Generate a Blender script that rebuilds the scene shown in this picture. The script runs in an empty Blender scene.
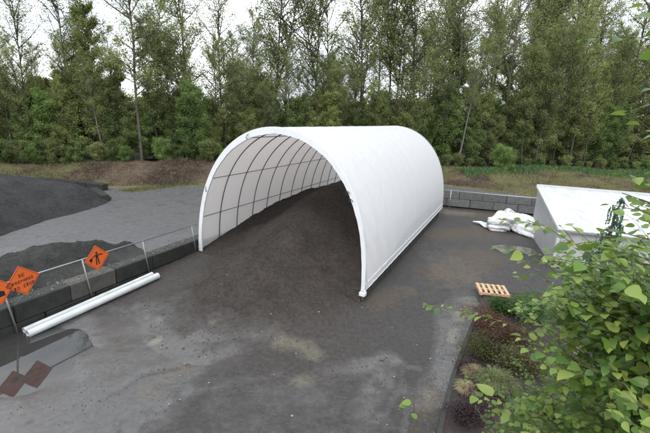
import bpy, math, random
import numpy as np
from mathutils import Vector, Matrix
rnd = random.Random(7)
R = np.random.RandomState(11)
sc = bpy.context.scene
col = sc.collection
pi = math.pi

# ------------------------------------------------------------------ camera
F, PIT, ROLL = 400.0, .247, .045
CAMZ = 7.45
cp, sp, cr, sr = math.cos(PIT), math.sin(PIT), math.cos(ROLL), math.sin(ROLL)
cam = bpy.data.objects.new('camera', bpy.data.cameras.new('camera'))
col.objects.link(cam)
rx = Vector((cr, sr*sp, sr*cp)); up = Vector((-sr, cr*sp, cr*cp)); fw = Vector((0, cp, -sp))
M = Matrix((rx, up, -fw)).transposed().to_4x4()
M.translation = (0, 0, CAMZ)
cam.matrix_world = M
cam.data.sensor_width = 36
cam.data.lens = 36*F/650
cam.data.clip_end = 2000
cam.data.clip_start = .05
sc.camera = cam

def ray(x, y):
    a, b = (x-325)/F, (y-216.5)/F
    u, v = a*cr+b*sr, -a*sr+b*cr
    return np.array([u, cp-v*sp, -sp-v*cp])
def at_z(x, y, z):
    r = ray(x, y); p = r*((z-CAMZ)/r[2]); p[2] += CAMZ; return p
def at_d(x, y, d):
    r = ray(x, y); p = r*(d/np.linalg.norm(r)); p[2] += CAMZ; return p

# ------------------------------------------------------------------ shelter frame of reference
S = 4.5
YAW, SK, SL, SH, TX = .432, .106, 17.41, 6.066, .048
D = np.array([math.sin(YAW), math.cos(YAW), 0.]); NRM = np.array([math.cos(YAW), -math.sin(YAW), 0.])
AF = np.array([math.cos(YAW+SK), -math.sin(YAW+SK), 0.])
O = np.array([-.501*S, 3.626*S, CAMZ-1.468*S])
LF = O-AF*S
def hoop_pt(th, l, k=1.0, dx=0):
    c, s = math.cos(th), math.sin(th)
    a = math.copysign(abs(c)**(2/1.996), c)*S*k
    z = SH*k*max(s, 0)**(2/2.423)
    return O + AF*a + D*l + np.array([0, 0, z + TX*a])
WALL0 = LF - NRM*.06                 # yard-side face line of the left block wall
def wall_side(x, y): return (x-WALL0[0])*NRM[0] + (y-WALL0[1])*NRM[1]
def wall_t(x, y): return (x-WALL0[0])*D[0] + (y-WALL0[1])*D[1]
def on_wall(x, y, off=0):
    P = WALL0 + NRM*off; r = ray(x, y)
    p = r*((P[0]*NRM[0]+P[1]*NRM[1])/(r[0]*NRM[0]+r[1]*NRM[1])); p[2] += CAMZ; return p

# ------------------------------------------------------------------ mesh helpers
def make_mesh(name, V, Fs, mat, parent=None, smooth=False, loc=None, mats=None, midx=None):
    V = np.asarray(V, float).reshape(-1, 3)
    me = bpy.data.meshes.new(name)
    if loc is not None: V = V-np.asarray(loc)
    if isinstance(Fs, np.ndarray):
        n, k = Fs.shape
        me.vertices.add(len(V)); me.vertices.foreach_set('co', V.ravel())
        me.loops.add(n*k); me.loops.foreach_set('vertex_index', Fs.ravel().astype(np.int32))
        me.polygons.add(n); me.polygons.foreach_set('loop_start', np.arange(0, n*k, k, dtype=np.int32))
        me.polygons.foreach_set('loop_total', np.full(n, k, dtype=np.int32))
        me.update(calc_edges=True)
    else:
        me.from_pydata([tuple(v) for v in V], [], [tuple(int(i) for i in f) for f in Fs]); me.update()
    if mats:
        for m in mats: me.materials.append(m)
        if midx is not None: me.polygons.foreach_set('material_index', np.asarray(midx, dtype=np.int32))
    else: me.materials.append(mat)
    if smooth: me.polygons.foreach_set('use_smooth', np.ones(len(me.polygons), bool))
    o = bpy.data.objects.new(name, me)
    if loc is not None: o.location = loc
    if parent is not None: o.parent = parent
    col.objects.link(o)
    return o
class MB:
    def __init__(s): s.V = []; s.F = []; s.n = 0
    def add(s, V, Fc):
        V = [tuple(v) for v in V]
        s.V += V; s.F += [tuple(i+s.n for i in f) for f in Fc]; s.n += len(V)
    def tube(s, P, r, k=8, cap=True):
        P = [np.asarray(p, float) for p in P]; n = len(P)
        rr = r if hasattr(r, '__len__') else [r]*n
        V = []; ref = None
        for i in range(n):
            t = P[min(i+1, n-1)]-P[max(i-1, 0)]; t = t/(np.linalg.norm(t)+1e-9)
            if ref is None: ref = np.array([0, 0, 1.]) if abs(t[2]) < .9 else np.array([1., 0, 0])
            u = np.cross(t, ref); u /= np.linalg.norm(u)+1e-9; v = np.cross(u, t); ref = v
            for j in range(k):
                a = 2*pi*j/k; V.append(P[i]+rr[i]*(math.cos(a)*u+math.sin(a)*v))
        Fc = [(i*k+j, i*k+(j+1) % k, (i+1)*k+(j+1) % k, (i+1)*k+j) for i in range(n-1) for j in range(k)]
        if cap: Fc += [tuple(range(k-1, -1, -1)), tuple((n-1)*k+j for j in range(k))]
        s.add(V, Fc)
    def box(s, c, ax, ay, az, b=0):
        """box with centre c and half-axis vectors; b = chamfer"""
        c, ax, ay, az = [np.asarray(v, float) for v in (c, ax, ay, az)]
        if b <= 0:
            V = [c+sx*ax+sy*ay+sz*az for sx in (-1, 1) for sy in (-1, 1) for sz in (-1, 1)]
            s.add(V, [(0,1,3,2),(4,6,7,5),(0,4,5,1),(2,3,7,6),(0,2,6,4),(1,5,7,3)]); return
        L = [np.linalg.norm(a) for a in (ax, ay, az)]; U = [a/l for a, l in zip((ax, ay, az), L)]
        V = []; idx = {}
        for sx in (-1, 1):
            for sy in (-1, 1):
                for sz in (-1, 1):
                    for k in range(3):
                        d = [L[i]-(0 if i == k else b) for i in range(3)]
                        idx[(sx, sy, sz, k)] = len(V)
                        V.append(c+sx*d[0]*U[0]+sy*d[1]*U[1]+sz*d[2]*U[2])
        Fc = []
        for k in range(3):
            o1, o2 = (k+1) % 3, (k+2) % 3
            for sg in (-1, 1):
                q = []
                for (p1, p2) in ((-1,-1),(1,-1),(1,1),(-1,1)):
                    t = [0]*3; t[k] = sg; t[o1] = p1; t[o2] = p2; q.append(idx[(t[0], t[1], t[2], k)])
                Fc.append(tuple(q if sg > 0 else q[::-1]))
            for p1 in (-1, 1):
                for p2 in (-1, 1):
                    q = []
                    for sg, kk in ((-1, o1), (1, o1), (1, o2), (-1, o2)):
                        t = [0]*3; t[k] = sg; t[o1] = p1; t[o2] = p2; q.append(idx[(t[0], t[1], t[2], kk)])
                    Fc.append(tuple(q if p1*p2 > 0 else q[::-1]))
        for sx in (-1, 1):
            for sy in (-1, 1):
                for sz in (-1, 1):
                    q = [idx[(sx, sy, sz, k)] for k in range(3)]
                    Fc.append(tuple(q if sx*sy*sz > 0 else q[::-1]))
        s.add(V, Fc)
    def build(s, name, mat, parent=None, smooth=False, loc=None):
        return make_mesh(name, s.V, s.F, mat, parent, smooth, loc)
def tag(o, label=None, cat=None, group=None, kind=None):
    if label: o['label'] = label
    if cat: o['category'] = cat
    if group: o['group'] = group
    if kind: o['kind'] = kind
    return o
def empty(name, loc, rz=0):
    o = bpy.data.objects.new(name, None); o.location = loc; o.rotation_euler = (0, 0, rz)
    o.empty_display_size = .3; col.objects.link(o); return o
def reparent(o, root):      # children are built in world space
    o.parent = root; o.matrix_parent_inverse = Matrix.Translation(-Vector(root.location)); return o
def vnoise(x, y, seed=0, oct=4, f=1.0):
    x = np.asarray(x, float); y = np.asarray(y, float); r = np.zeros(np.broadcast(x, y).shape); a = 1; tot = 0
    rs = np.random.RandomState(seed); T = rs.rand(64, 64)
    for o in range(oct):
        xx, yy = x*f+o*13.7, y*f+o*7.3; i = np.floor(xx).astype(int); j = np.floor(yy).astype(int)
        u = xx-i; v = yy-j; u = u*u*(3-2*u); v = v*v*(3-2*v)
        g = lambda p, q: T[p % 64, q % 64]
        r = r+a*((g(i, j)*(1-u)+g(i+1, j)*u)*(1-v)+(g(i, j+1)*(1-u)+g(i+1, j+1)*u)*v)
        tot += a; a *= .5; f *= 2.03
    return r/tot-.5
def sstep(a, b, x):
    t = np.clip((np.asarray(x, float)-a)/(b-a), 0, 1); return t*t*(3-2*t)

# ------------------------------------------------------------------ materials
class NT:
    K = .74
    def __init__(s, name):
        s.m = bpy.data.materials.new(name); s.m.use_nodes = True; s.t = s.m.node_tree
        s.b = s.t.nodes['Principled BSDF']; s.out = s.t.nodes['Material Output']; s._c = None
    def n(s, typ, **kw):
        nd = s.t.nodes.new(typ)
        for k, v in kw.items():
            if hasattr(nd, k): setattr(nd, k, v)
            else: s.set(nd.inputs[k.replace('_', ' ')], v)
        return nd
    def set(s, inp, v):
        if isinstance(v, bpy.types.NodeSocket): s.t.links.new(v, inp)
        elif isinstance(v, (tuple, list)) and len(v) == 3 and inp.type == 'RGBA': inp.default_value = (*v, 1)
        else: inp.default_value = v
    def pos(s):
        if s._c is None: s._c = s.n('ShaderNodeNewGeometry').outputs['Position']
        return s._c
    def noise(s, scale, detail=5, rough=.6, vec=None, dist=0):
        nd = s.n('ShaderNodeTexNoise'); nd.inputs['Scale'].default_value = scale; nd.inputs['Detail'].default_value = detail
        nd.inputs['Roughness'].default_value = rough; nd.inputs['Distortion'].default_value = dist
        s.set(nd.inputs['Vector'], vec if vec is not None else s.pos()); return nd.outputs['Fac']
    def ramp(s, fac, stops):
        nd = s.n('ShaderNodeValToRGB'); e = nd.color_ramp.elements
        while len(e) < len(stops): e.new(.5)
        for el, (p, c) in zip(e, stops):
            el.position = p; el.color = (*c, 1) if len(c) == 3 else c
        s.set(nd.inputs[0], fac); return nd.outputs[0]
    def mix(s, fac, a, b, typ='MIX'):
        nd = s.n('ShaderNodeMix'); nd.data_type = 'RGBA'; nd.blend_type = typ
        s.set(nd.inputs[0], fac); s.set(nd.inputs[6], a); s.set(nd.inputs[7], b); return nd.outputs[2]
    def math(s, op, a, b=0.0, c=None, clamp=False):
        nd = s.n('ShaderNodeMath'); nd.operation = op; nd.use_clamp = clamp
        s.set(nd.inputs[0], a); s.set(nd.inputs[1], b)
        if c is not None: s.set(nd.inputs[2], c)
        return nd.outputs[0]
    def mapr(s, v, a, b, c=0.0, d=1.0):
        nd = s.n('ShaderNodeMapRange'); s.set(nd.inputs[0], v)
        for i, q in zip((1, 2, 3, 4), (a, b, c, d)): s.set(nd.inputs[i], q)
        return nd.outputs[0]
    def attr(s, name):
        nd = s.n('ShaderNodeAttribute'); nd.attribute_name = name; return nd.outputs['Fac']
    def bump(s, h, strength=.4, dist=.02):
        nd = s.n('ShaderNodeBump'); nd.inputs['Strength'].default_value = strength; nd.inputs['Distance'].default_value = dist
        s.set(nd.inputs['Height'], h); s.t.links.new(nd.outputs[0], s.b.inputs['Normal']); return nd.outputs[0]
    def p(s, color=None, rough=None, metal=None, spec=None):
        if color is not None:     # overall reflectance level of the material
            if isinstance(color, tuple): color = tuple(x*s.K for x in color)
            elif s.K != 1: color = s.mix(1.0, color, (s.K, s.K, s.K), 'MULTIPLY')
            s.set(s.b.inputs['Base Color'], color)
        if rough is not None: s.set(s.b.inputs['Roughness'], rough)
        if metal is not None: s.set(s.b.inputs['Metallic'], metal)
        if spec is not None: s.set(s.b.inputs['Specular IOR Level'], spec)
        return s
def simple(name, c, rough=.6, metal=0, var=.25, scale=6, bump=0):
    t = NT(name); n = t.noise(scale)
    lo = tuple(x*(1-var) for x in c); hi = tuple(min(1, x*(1+var)) for x in c)
    t.p(t.ramp(n, [(.3, lo), (.7, hi)]), rough, metal)
    if bump: t.bump(t.noise(scale*6), bump)
    return t.m
def foliage(name, dark, light, trans=.42, scale=.5, rough=.6, K=.97):
    """leaf material: clumps light and dark by a world-space noise, random per tree"""
    t = NT(name); t.K = K; info = t.n('ShaderNodeObjectInfo').outputs['Random']
    n = t.noise(scale, 3); n2 = t.noise(scale*9, 2)
    f = t.math('ADD', t.math('MULTIPLY', n, .6), t.math('ADD', t.math('MULTIPLY', n2, .25), t.math('MULTIPLY', info, .25)))
    c = t.ramp(f, [(.3, dark), (.78, light)])
    t.p(c, rough, spec=.25)
    tr = t.n('ShaderNodeBsdfTranslucent'); t.set(tr.inputs[0], c)
    mx = t.n('ShaderNodeMixShader'); mx.inputs[0].default_value = trans
    t.t.links.new(t.b.outputs[0], mx.inputs[1]); t.t.links.new(tr.outputs[0], mx.inputs[2]); t.t.links.new(mx.outputs[0], t.out.inputs[0])
    return t.m

# ground: one sheet, zones carried by vertex attributes and broken up by noise
def ground_mat():
    t = NT('ground'); soil, road, grass, wood, brush, wet, tan, mud = [t.attr(a) for a in ('soil', 'road', 'grass', 'wood', 'brush', 'wet', 'tan', 'mud')]; silt = t.attr('silt'); heap = t.attr('heap'); t.K = .68
    sm = t.mapr(t.noise(90, 3, .7), .3, .72); md = t.noise(7, 6, .65); bg = t.noise(.55, 4, .6)
    vor = t.n('ShaderNodeTexVoronoi'); vor.inputs['Scale'].default_value = 34; t.set(vor.inputs['Vector'], t.pos())
    stone = vor.outputs['Distance']; stc = vor.outputs['Color']
    def edge(a, amt=.5): # noisy threshold of a soft mask
        return t.mapr(t.math('ADD', a, t.math('MULTIPLY', t.math('SUBTRACT', md, .5), amt)), .42, .58)
    ycol = t.ramp(md, [(.25, (.030, .028, .027)), (.5, (.052, .048, .046)), (.75, (.088, .082, .078))])
    ycol = t.mix(t.mapr(bg, .35, .65), ycol, t.ramp(md, [(.3, (.038, .0365, .036)), (.7, (.086, .082, .079))]))
    grit = t.math('MULTIPLY', t.mapr(stc, .62, .95), t.mapr(stone, .32, .12))
    ycol = t.mix(t.math('MULTIPLY', grit, .45), ycol, (.20, .19, .17))
    ycol = t.mix(t.mapr(t.math('ADD', soil, t.math('MULTIPLY', t.math('SUBTRACT', t.noise(1.3, 6, .7), .5), 1.6)), .25, 1.0, 0, .85), ycol, t.ramp(md, [(.3, (.030, .0255, .022)), (.7, (.078, .067, .059))]))
    rcol = t.ramp(t.noise(3.5, 6, .7), [(.3, (.085, .087, .091)), (.7, (.160, .162, .166))])
    rcol = t.mix(t.math('MULTIPLY', sm, .3), rcol, (.21, .21, .21))
    c = t.mix(edge(road, .35), ycol, rcol)
    gcol = t.ramp(t.noise(2.2, 6, .7), [(.25, (.10, .088, .045)), (.5, (.16, .155, .068)), (.75, (.25, .22, .12))])
    c = t.mix(edge(grass), c, gcol)
    bcol = t.ramp(t.noise(3.1, 6, .7), [(.25, (.06, .044, .034)), (.5, (.14, .105, .075)), (.75, (.24, .19, .14))])
    c = t.mix(edge(brush), c, bcol)
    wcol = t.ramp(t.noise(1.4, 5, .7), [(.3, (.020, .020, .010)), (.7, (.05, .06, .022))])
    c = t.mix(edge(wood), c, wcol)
    bm = t.math('MULTIPLY', t.math('SUBTRACT', t.noise(1.7, 6, .7), .5), 1.6)
    c = t.mix(t.math('MULTIPLY', t.mapr(t.math('ADD', mud, bm), .35, .8), .55), c, t.ramp(md, [(.3, (.085, .060, .035)), (.7, (.15, .115, .07))]))
    c = t.mix(t.math('MULTIPLY', t.mapr(t.math('ADD', tan, t.math('MULTIPLY', bm, 1.4)), .35, 1.0), .55), c, t.ramp(md, [(.3, (.15, .135, .09)), (.7, (.26, .24, .17))]))
    c = t.mix(t.math('MULTIPLY', t.mapr(t.math('ADD', silt, t.math('MULTIPLY', bm, .5)), .35, 1.3), .11), c, (.16, .157, .146))
    hp = t.mapr(t.math('ADD', heap, t.math('MULTIPLY', bm, .45)), .1, .8)
    big = t.noise(.8, 5, .6)
    c = t.mix(hp, c, t.ramp(t.math('ADD', t.math('MULTIPLY', md, .6), t.math('MULTIPLY', big, .4)), [(.36, (.030, .025, .0215)), (.64, (.084, .071, .062))]))
    wetm = t.mapr(t.math('ADD', wet, t.math('MULTIPLY', t.math('SUBTRACT', t.noise(1.1, 6, .65), .5), 1.5)), .3, .75)
    dry = t.math('SUBTRACT', 1.0, t.math('MAXIMUM', hp, t.math('MAXIMUM', t.math('MULTIPLY', grass, 1.0), wood)), clamp=True)
    wetm = t.math('MULTIPLY', wetm, dry)
    t.p(c, t.mapr(wetm, 0, 1, t.mapr(dry, 0, 1, .85, .58), .11), spec=t.mapr(wetm, 0, 1, t.mapr(dry, 0, 1, .2, .45), .9))
    h = t.math('ADD', t.math('MULTIPLY', sm, .35), t.math('ADD', md, t.math('MULTIPLY', stone, .5)))
    nd = t.n('ShaderNodeBump'); nd.inputs['Distance'].default_value = .03
    t.set(nd.inputs['Strength'], t.mapr(wetm, 0, 1, .7, .16)); t.set(nd.inputs['Height'], h); t.t.links.new(nd.outputs[0], t.b.inputs['Normal'])
    return t.m

def pile_mat(name, lo, hi, stones=.25, stonecol=(.2, .19, .17), thin=False, K=.82):
    t = NT(name); t.K = K; md = t.noise(5, 7, .7); bg = t.noise(.8, 5, .6)
    c = t.ramp(t.math('ADD', t.math('MULTIPLY', md, .6), t.math('MULTIPLY', bg, .4)), [(.36, lo), (.64, hi)])
    if thin:     # where the spilled soil thins out, the grey yard mixes in
        f = t.mapr(t.math('ADD', t.attr('thin'), t.math('MULTIPLY', t.math('SUBTRACT', t.noise(1.8, 6, .7), .5), 1.3)), .2, 1.0)
        c = t.mix(f, c, t.ramp(md, [(.3, (.036, .032, .029)), (.7, (.080, .072, .066))]))
    vor = t.n('ShaderNodeTexVoronoi'); vor.inputs['Scale'].default_value = 22; t.set(vor.inputs['Vector'], t.pos())
    g = t.math('MULTIPLY', t.mapr(vor.outputs['Color'], .55, .95), t.mapr(vor.outputs['Distance'], .4, .15))
    c = t.mix(t.math('MULTIPLY', g, stones), c, stonecol)
    t.p(c, t.mapr(f, 0, 1, .85, .48) if thin else .85, spec=t.mapr(f, 0, 1, .25, .5) if thin else .25)
    t.bump(t.math('ADD', md, t.math('ADD', t.math('MULTIPLY', vor.outputs['Distance'], -.5), t.noise(60, 3))), .75 if thin else 1.0, .05 if thin else .09)
    return t.m
def concrete_mat(name, lo, hi):
    t = NT(name); n = t.noise(2.5, 8, .72); info = t.n('ShaderNodeObjectInfo').outputs['Random']
    c = t.ramp(n, [(.3, lo), (.72, hi)])
    c = t.mix(t.mapr(info, 0, 1, .0, .45), c, (.05, .047, .038), 'MIX')
    moss = t.mapr(t.noise(4.2, 6, .7), .56, .66)
    c = t.mix(t.math('MULTIPLY', moss, .5), c, (.05, .06, .025))
    t.p(c, .8, spec=.3); t.bump(t.noise(25, 6, .7), .5, .02); return t.m

M_ground = ground_mat()
M_soil = pile_mat('dark_soil', (.024, .020, .0175), (.070, .059, .051), .3, thin=True, K=.80)
M_gravel_dark = pile_mat('dark_gravel', (.030, .031, .033), (.086, .087, .090), .35)
M_gravel_mix = pile_mat('mixed_gravel', (.028, .029, .028), (.088, .088, .082), .6, (.25, .25, .23))
M_conc_dark = concrete_mat('dark_concrete', (.018, .019, .018), (.05, .052, .05))
M_conc_mid = concrete_mat('weathered_concrete', (.07, .068, .06), (.16, .155, .14))
M_steel = simple('galvanised_steel', (.42, .43, .44), .45, .7, .15, 8)
M_hoop = simple('dull_steel_tube', (.10, .095, .09), .55, .3, .2, 8)

def fabric_mat():
    t = NT('white_cover'); t.K = .76; n = t.noise(.7, 5, .6); n2 = t.noise(3.5, 6, .7)
    c = t.mix(t.math('MULTIPLY', t.mapr(n2, .45, .8), .35), (.86, .875, .885), (.70, .72, .73))
    # creases of the stretched sheet
    w = t.n('ShaderNodeTexNoise'); w.inputs['Scale'].default_value = 1.0; w.inputs['Detail'].default_value = 4
    mp = t.n('ShaderNodeMapping'); mp.inputs['Scale'].default_value = (4.5, 2.0, .7); mp.inputs['Rotation'].default_value = (0, 0, .43)
    t.set(mp.inputs[0], t.pos()); t.set(w.inputs['Vector'], mp.outputs[0])
    t.p(c, .5, spec=.35)
    nb = t.bump(t.math('ADD', w.outputs['Fac'], t.math('MULTIPLY', n, .6)), .35, .06)
    tr = t.n('ShaderNodeBsdfTranslucent'); t.set(tr.inputs[0], (.80, .735, .70))
    mx = t.n('ShaderNodeMixShader'); mx.inputs[0].default_value = .30
    t.t.links.new(t.b.outputs[0], mx.inputs[1]); t.t.links.new(tr.outputs[0], mx.inputs[2]); t.t.links.new(mx.outputs[0], t.out.inputs[0])
    return t.m
M_cover = fabric_mat()
M_rim = simple('white_cover_hem', (.82, .84, .86), .5, 0, .05, 3)
def tarp_mat():
    t = NT('white_tarp'); n = t.noise(2.2, 6, .65, dist=1.6); v = t.n('ShaderNodeTexVoronoi'); v.feature = 'DISTANCE_TO_EDGE'; v.inputs['Scale'].default_value = 2.6; t.set(v.inputs['Vector'], t.pos())
    t.p(t.ramp(n, [(.3, (.80, .81, .82)), (.6, (.90, .91, .92))]), .6, spec=.25); t.bump(t.math('ADD', n, t.math('MULTIPLY', t.math('MINIMUM', v.outputs['Distance'], .25), 2.0)), .5, .09); return t.m
M_tarp = tarp_mat()
M_pvc = simple('white_plastic_pipe', (.62, .66, .66), .35, 0, .12, 2.5)
M_bark_light = simple('pale_bark', (.17, .16, .135), .85, 0, .45, 2.5, .4)
M_bark = simple('grey_brown_bark', (.062, .056, .045), .9, 0, .45, 2.5, .4)
M_twig = simple('green_brown_twig', (.11, .10, .045), .7, 0, .3, 20)
M_leaf_a = foliage('spring_leaf_olive', (.15, .18, .062), (.34, .39, .135))
M_leaf_b = foliage('spring_leaf_bright', (.10, .165, .048), (.24, .35, .11))
M_leaf_c = foliage('leaf_dull_brown_green', (.145, .175, .07), (.32, .37, .14))
M_leaf_d = foliage('leaf_dark_green', (.085, .125, .044), (.215, .29, .10))
M_conifer = foliage('conifer_needles', (.012, .030, .014), (.035, .075, .030), .15)

# ------------------------------------------------------------------ terrain
EX = [-300, -80, -45, -29, -13, 0, 16, 38, 60, 100, 300]
EY = [40, 38, 37, 38.5, 45, 49, 53, 57, 62, 66, 80]
def forest_edge(x): return np.interp(x, EX, EY)
def toe(x): return np.interp(x, [-300, -30, 0, 8, 13, 20, 30, 45, 300], [29, 29.5, 40, 43.5, 43.0, 39.0, 36.6, 36, 60])
BASINS = [(*at_z(20, 356, .4)[:2], 2.1, 1.7, .10), (*at_z(514, 249, .55)[:2], 1.5, 1.0, .11)]
def base_z(x, y):
    x = np.asarray(x, float); y = np.asarray(y, float)
    ws = wall_side(x, y)
    yard = .42 + .12*sstep(10, 20, y) + .03*sstep(20, 34, y)
    lq = (x-O[0])*D[0]+(y-O[1])*D[1]; aq = (x-O[0])*NRM[0]+(y-O[1])*NRM[1]
    yard = yard+.15*np.exp(-((aq-4.2)/1.1)**2)*sstep(-3, 0, lq)*sstep(3.0, .8, lq)
    yard = yard + .12*sstep(-7, -1, wall_t(x, y))*sstep(6, .5, ws)
    road = .52+.05*sstep(20, 40, y)
    z = np.where(ws > -.3, yard, road)
    z = np.where(y > 34, road, z)
    fe = forest_edge(x)
    b = sstep(toe(x)+.3, fe-1, y)
    z = z*(1-b)+(1.75)*b + b*vnoise(x, y, 3, 4, .25)*1.3
    z = z + .035*vnoise(x, y, 5, 3, .6)
    for (cx_, cy_, rx_, ry_, dep) in BASINS:
        q = np.maximum(((x-cx_)/rx_)**2+((y-cy_)/ry_)**2+vnoise(x, y, 12, 3, .9)*1.1, 0)
        z = z-dep*np.exp(-q**1.5)*(ws > -.2)
    z = z+.03*vnoise(x, y, 8, 3, 1.6)*(ws > -.2)*(y < 34)
    return z
def seg_mask(x, y, P, Q, r):
    P = np.array(P); Q = np.array(Q); d = Q-P; L = d@d+1e-9
    t = np.clip(((x-P[0])*d[0]+(y-P[1])*d[1])/L, 0, 1)
    return np.clip(1-np.hypot(x-P[0]-t*d[0], y-P[1]-t*d[1])/(2*r), 0, 1)
def px(x, y, z=.5): p = at_z(x, y, z); return (p[0], p[1])
KERB = [px(486, 297, .55), px(480, 307, .55), px(466, 342, .52), px(454, 376, .45), px(440, 433, .42), px(428, 500, .42)]
def kerb_x(y):
    ys = [k[1] for k in KERB][::-1]; xs = [k[0] for k in KERB][::-1]; return np.interp(y, ys, xs)
def rut_field(X, Y):
    rut = np.zeros(X.shape)
    for P_, r in (([(345, 425), (368, 405), (382, 380), (384, 352)], .09), ([(362, 433), (388, 408), (402, 382), (404, 358)], .09), ([(330, 372), (360, 368), (392, 362), (420, 366)], .13),
                  ([(404, 433), (408, 400), (402, 372)], .08), ([(120, 433), (190, 392), (280, 372)], .1), ([(60, 420), (140, 372), (230, 352)], .1), ([(468, 300), (455, 330), (449, 362), (437, 400)], .2)):
        for u, v in zip(P_[:-1], P_[1:]): rut = np.maximum(rut, sstep(.1, .8, 1.3*seg_mask(X, Y, px(*u, .48), px(*v, .48), r)))
    return rut
def set_ground_attrs(o, x, y, heap):
    fe = forest_edge(x); A = {'heap': heap}; rut = rut_field(x, y)
    lq = (x-O[0])*D[0]+(y-O[1])*D[1]; aq = (x-O[0])*NRM[0]+(y-O[1])*NRM[1]
    A['soil'] = np.clip(sstep(-10.5, -4.0, lq-.2*np.abs(aq))*sstep(8.5, 4.0, aq+1.2*vnoise(x, y, 29, 3, .4))*(wall_side(x, y) > -.3)*np.where(lq > .5, .55, 1.), 0, 1)
    A['road'] = np.where((wall_side(x, y) < -.3) | (y > 33.5), 1., 0.)*(y < fe-2)
    A['grass'] = np.clip((y-(toe(x)-.3))/1.6, 0, 1)
    isl = seg_mask(x, y, px(128, 191, .55), px(186, 184, .55), .75)
    A['grass'] = np.maximum(A['grass'], isl)
    A['brush'] = sstep(toe(x)+.8, toe(x)+3, y)*sstep(fe-.2, fe-2, y)*np.clip(.35+.9*np.exp(-((x+14)/7.)**2)+.55*np.exp(-((x-12)/5.)**2)-.25*np.exp(-((x-22)/6.)**2)+2.4*vnoise(x, y, 9, 3, .45), 0, 1)
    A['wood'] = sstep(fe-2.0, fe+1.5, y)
    wet = np.zeros(len(x))
    for (p0, p1, r, w) in [((-20, 425), (130, 372), 1.6, .95), ((130, 372), (215, 345), .9, .7), ((0, 352), (60, 330), 1.0, 1.), ((40, 400), (120, 330), 1.3, .75), ((60, 420), (230, 330), 1.2, .6), ((150, 330), (210, 300), .9, .5),
                        ((455, 325), (468, 302), .5, 1.), ((448, 370), (455, 330), .4, .9), ((250, 400), (330, 430), 1.2, .5), ((430, 250), (470, 290), 1.0, .45), ((385, 375), (360, 410), .3, .7), ((330, 372), (390, 360), .35, .7), ((420, 400), (436, 380), .35, .6)]:
        wet = np.maximum(wet, w*np.clip(1.7*seg_mask(x, y, px(*p0, .45), px(*p1, .45), r), 0, 1))
    wet = np.maximum(wet, A['road']*.38)
    wet = np.maximum(wet, rut*.55)
    A['wet'] = wet; A['silt'] = rut
    tan = np.zeros(len(x))
    for (p0, p1, r) in [((284, 341), (315, 351), .32), ((301, 377), (304, 378), .26), ((448, 213), (462, 214), .9), ((476, 207), (500, 209), .8), ((210, 327), (214, 324), .12), ((154, 341), (160, 338), .12), ((459, 318), (470, 302), .22), ((452, 338), (456, 328), .14)]:
        tan = np.maximum(tan, seg_mask(x, y, px(*p0, .5), px(*p1, .5), r)*1.25)
    A['tan'] = tan
    mud = np.zeros(len(x))
    for (p0, p1, r, w) in [((450, 275), (480, 255), 1.3, .9), ((375, 305), (405, 290), .5, .8), ((440, 235), (490, 232), 1.4, .8), ((480, 215), (525, 222), 1.6, .7), ((425, 410), (432, 390), .3, .7), ((150, 390), (190, 360), .5, .5)]:
        mud = np.maximum(mud, w*seg_mask(x, y, px(*p0, .5), px(*p1, .5), r)*1.2)
    A['mud'] = mud
    for k, v in A.items():
        at = o.data.attributes.new(k, 'FLOAT', 'POINT'); at.data.foreach_set('value', np.asarray(v, np.float32))
def build_ground():
    xs = np.concatenate([[-900, -500, -300, -180, -120, -85], np.arange(-62, -22, .8), np.arange(-22, -11, .22), np.arange(-11, 10, .12), np.arange(10, 24, .22), np.arange(24, 70, .8), [85, 120, 180, 300, 500, 900]])
    ys = np.concatenate([[-200, -60, -20, -6], np.arange(0, 8, .3), np.arange(8, 28, .12), np.arange(28, 40, .22), np.arange(40, 80, .7), [90, 110, 150, 220, 350, 600, 1000]])
    X, Y = np.meshgrid(xs, ys, indexing='ij'); Z = base_z(X, Y)
    inb = (X > kerb_x(Y)+.05) & (Y < 15.6) & (Y > -30)
    Z = np.where(inb, Z-.02, Z)
    rut = rut_field(X, Y)
    Z = Z-.022*rut+.012*vnoise(X, Y, 19, 3, 3.0)*(Y < 32)
    nx, ny = X.shape
    V = np.stack([X, Y, Z], -1).reshape(-1, 3)
    i, j = np.meshgrid(np.arange(nx-1), np.arange(ny-1), indexing='ij')
    a = (i*ny+j).ravel(); Fc = np.stack([a, a+ny, a+ny+1, a+1], -1)
    o = make_mesh('ground', V, Fc, M_ground, smooth=True); tag(o, kind='structure')
    set_ground_attrs(o, V[:, 0], V[:, 1], 0*V[:, 0])
    return o
build_ground()

# puddles: thin water sheets in the yard's hollows
def water_mat(name, c, rough=.03):
    t = NT(name); t.p(t.ramp(t.noise(3, 4), [(.3, tuple(v*.8 for v in c)), (.7, c)]), rough, spec=.9); t.b.inputs['IOR'].default_value = 1.33
    t.bump(t.noise(6, 2), .03, .01); return t.m
M_water = water_mat('puddle_water', (.05, .05, .048)); M_water_tan = water_mat('silty_puddle_water', (.10, .095, .078), .05)
def puddle(k, z, mat):
    cx_, cy_, rx_, ry_, dep = BASINS[k]; n = 24
    V = [(cx_, cy_, z)]+[(cx_+1.5*rx_*math.cos(2*pi*a/n), cy_+1.5*ry_*math.sin(2*pi*a/n), z) for a in range(n)]
    return tag(make_mesh('puddle', V, [(0, 1+i, 1+(i+1) % n) for i in range(n)], mat), kind='structure')
puddle(0, float(base_z(BASINS[0][0], BASINS[0][1]))+.062, M_water)
puddle(1, float(base_z(BASINS[1][0], BASINS[1][1]))+.055, M_water_tan)

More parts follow.
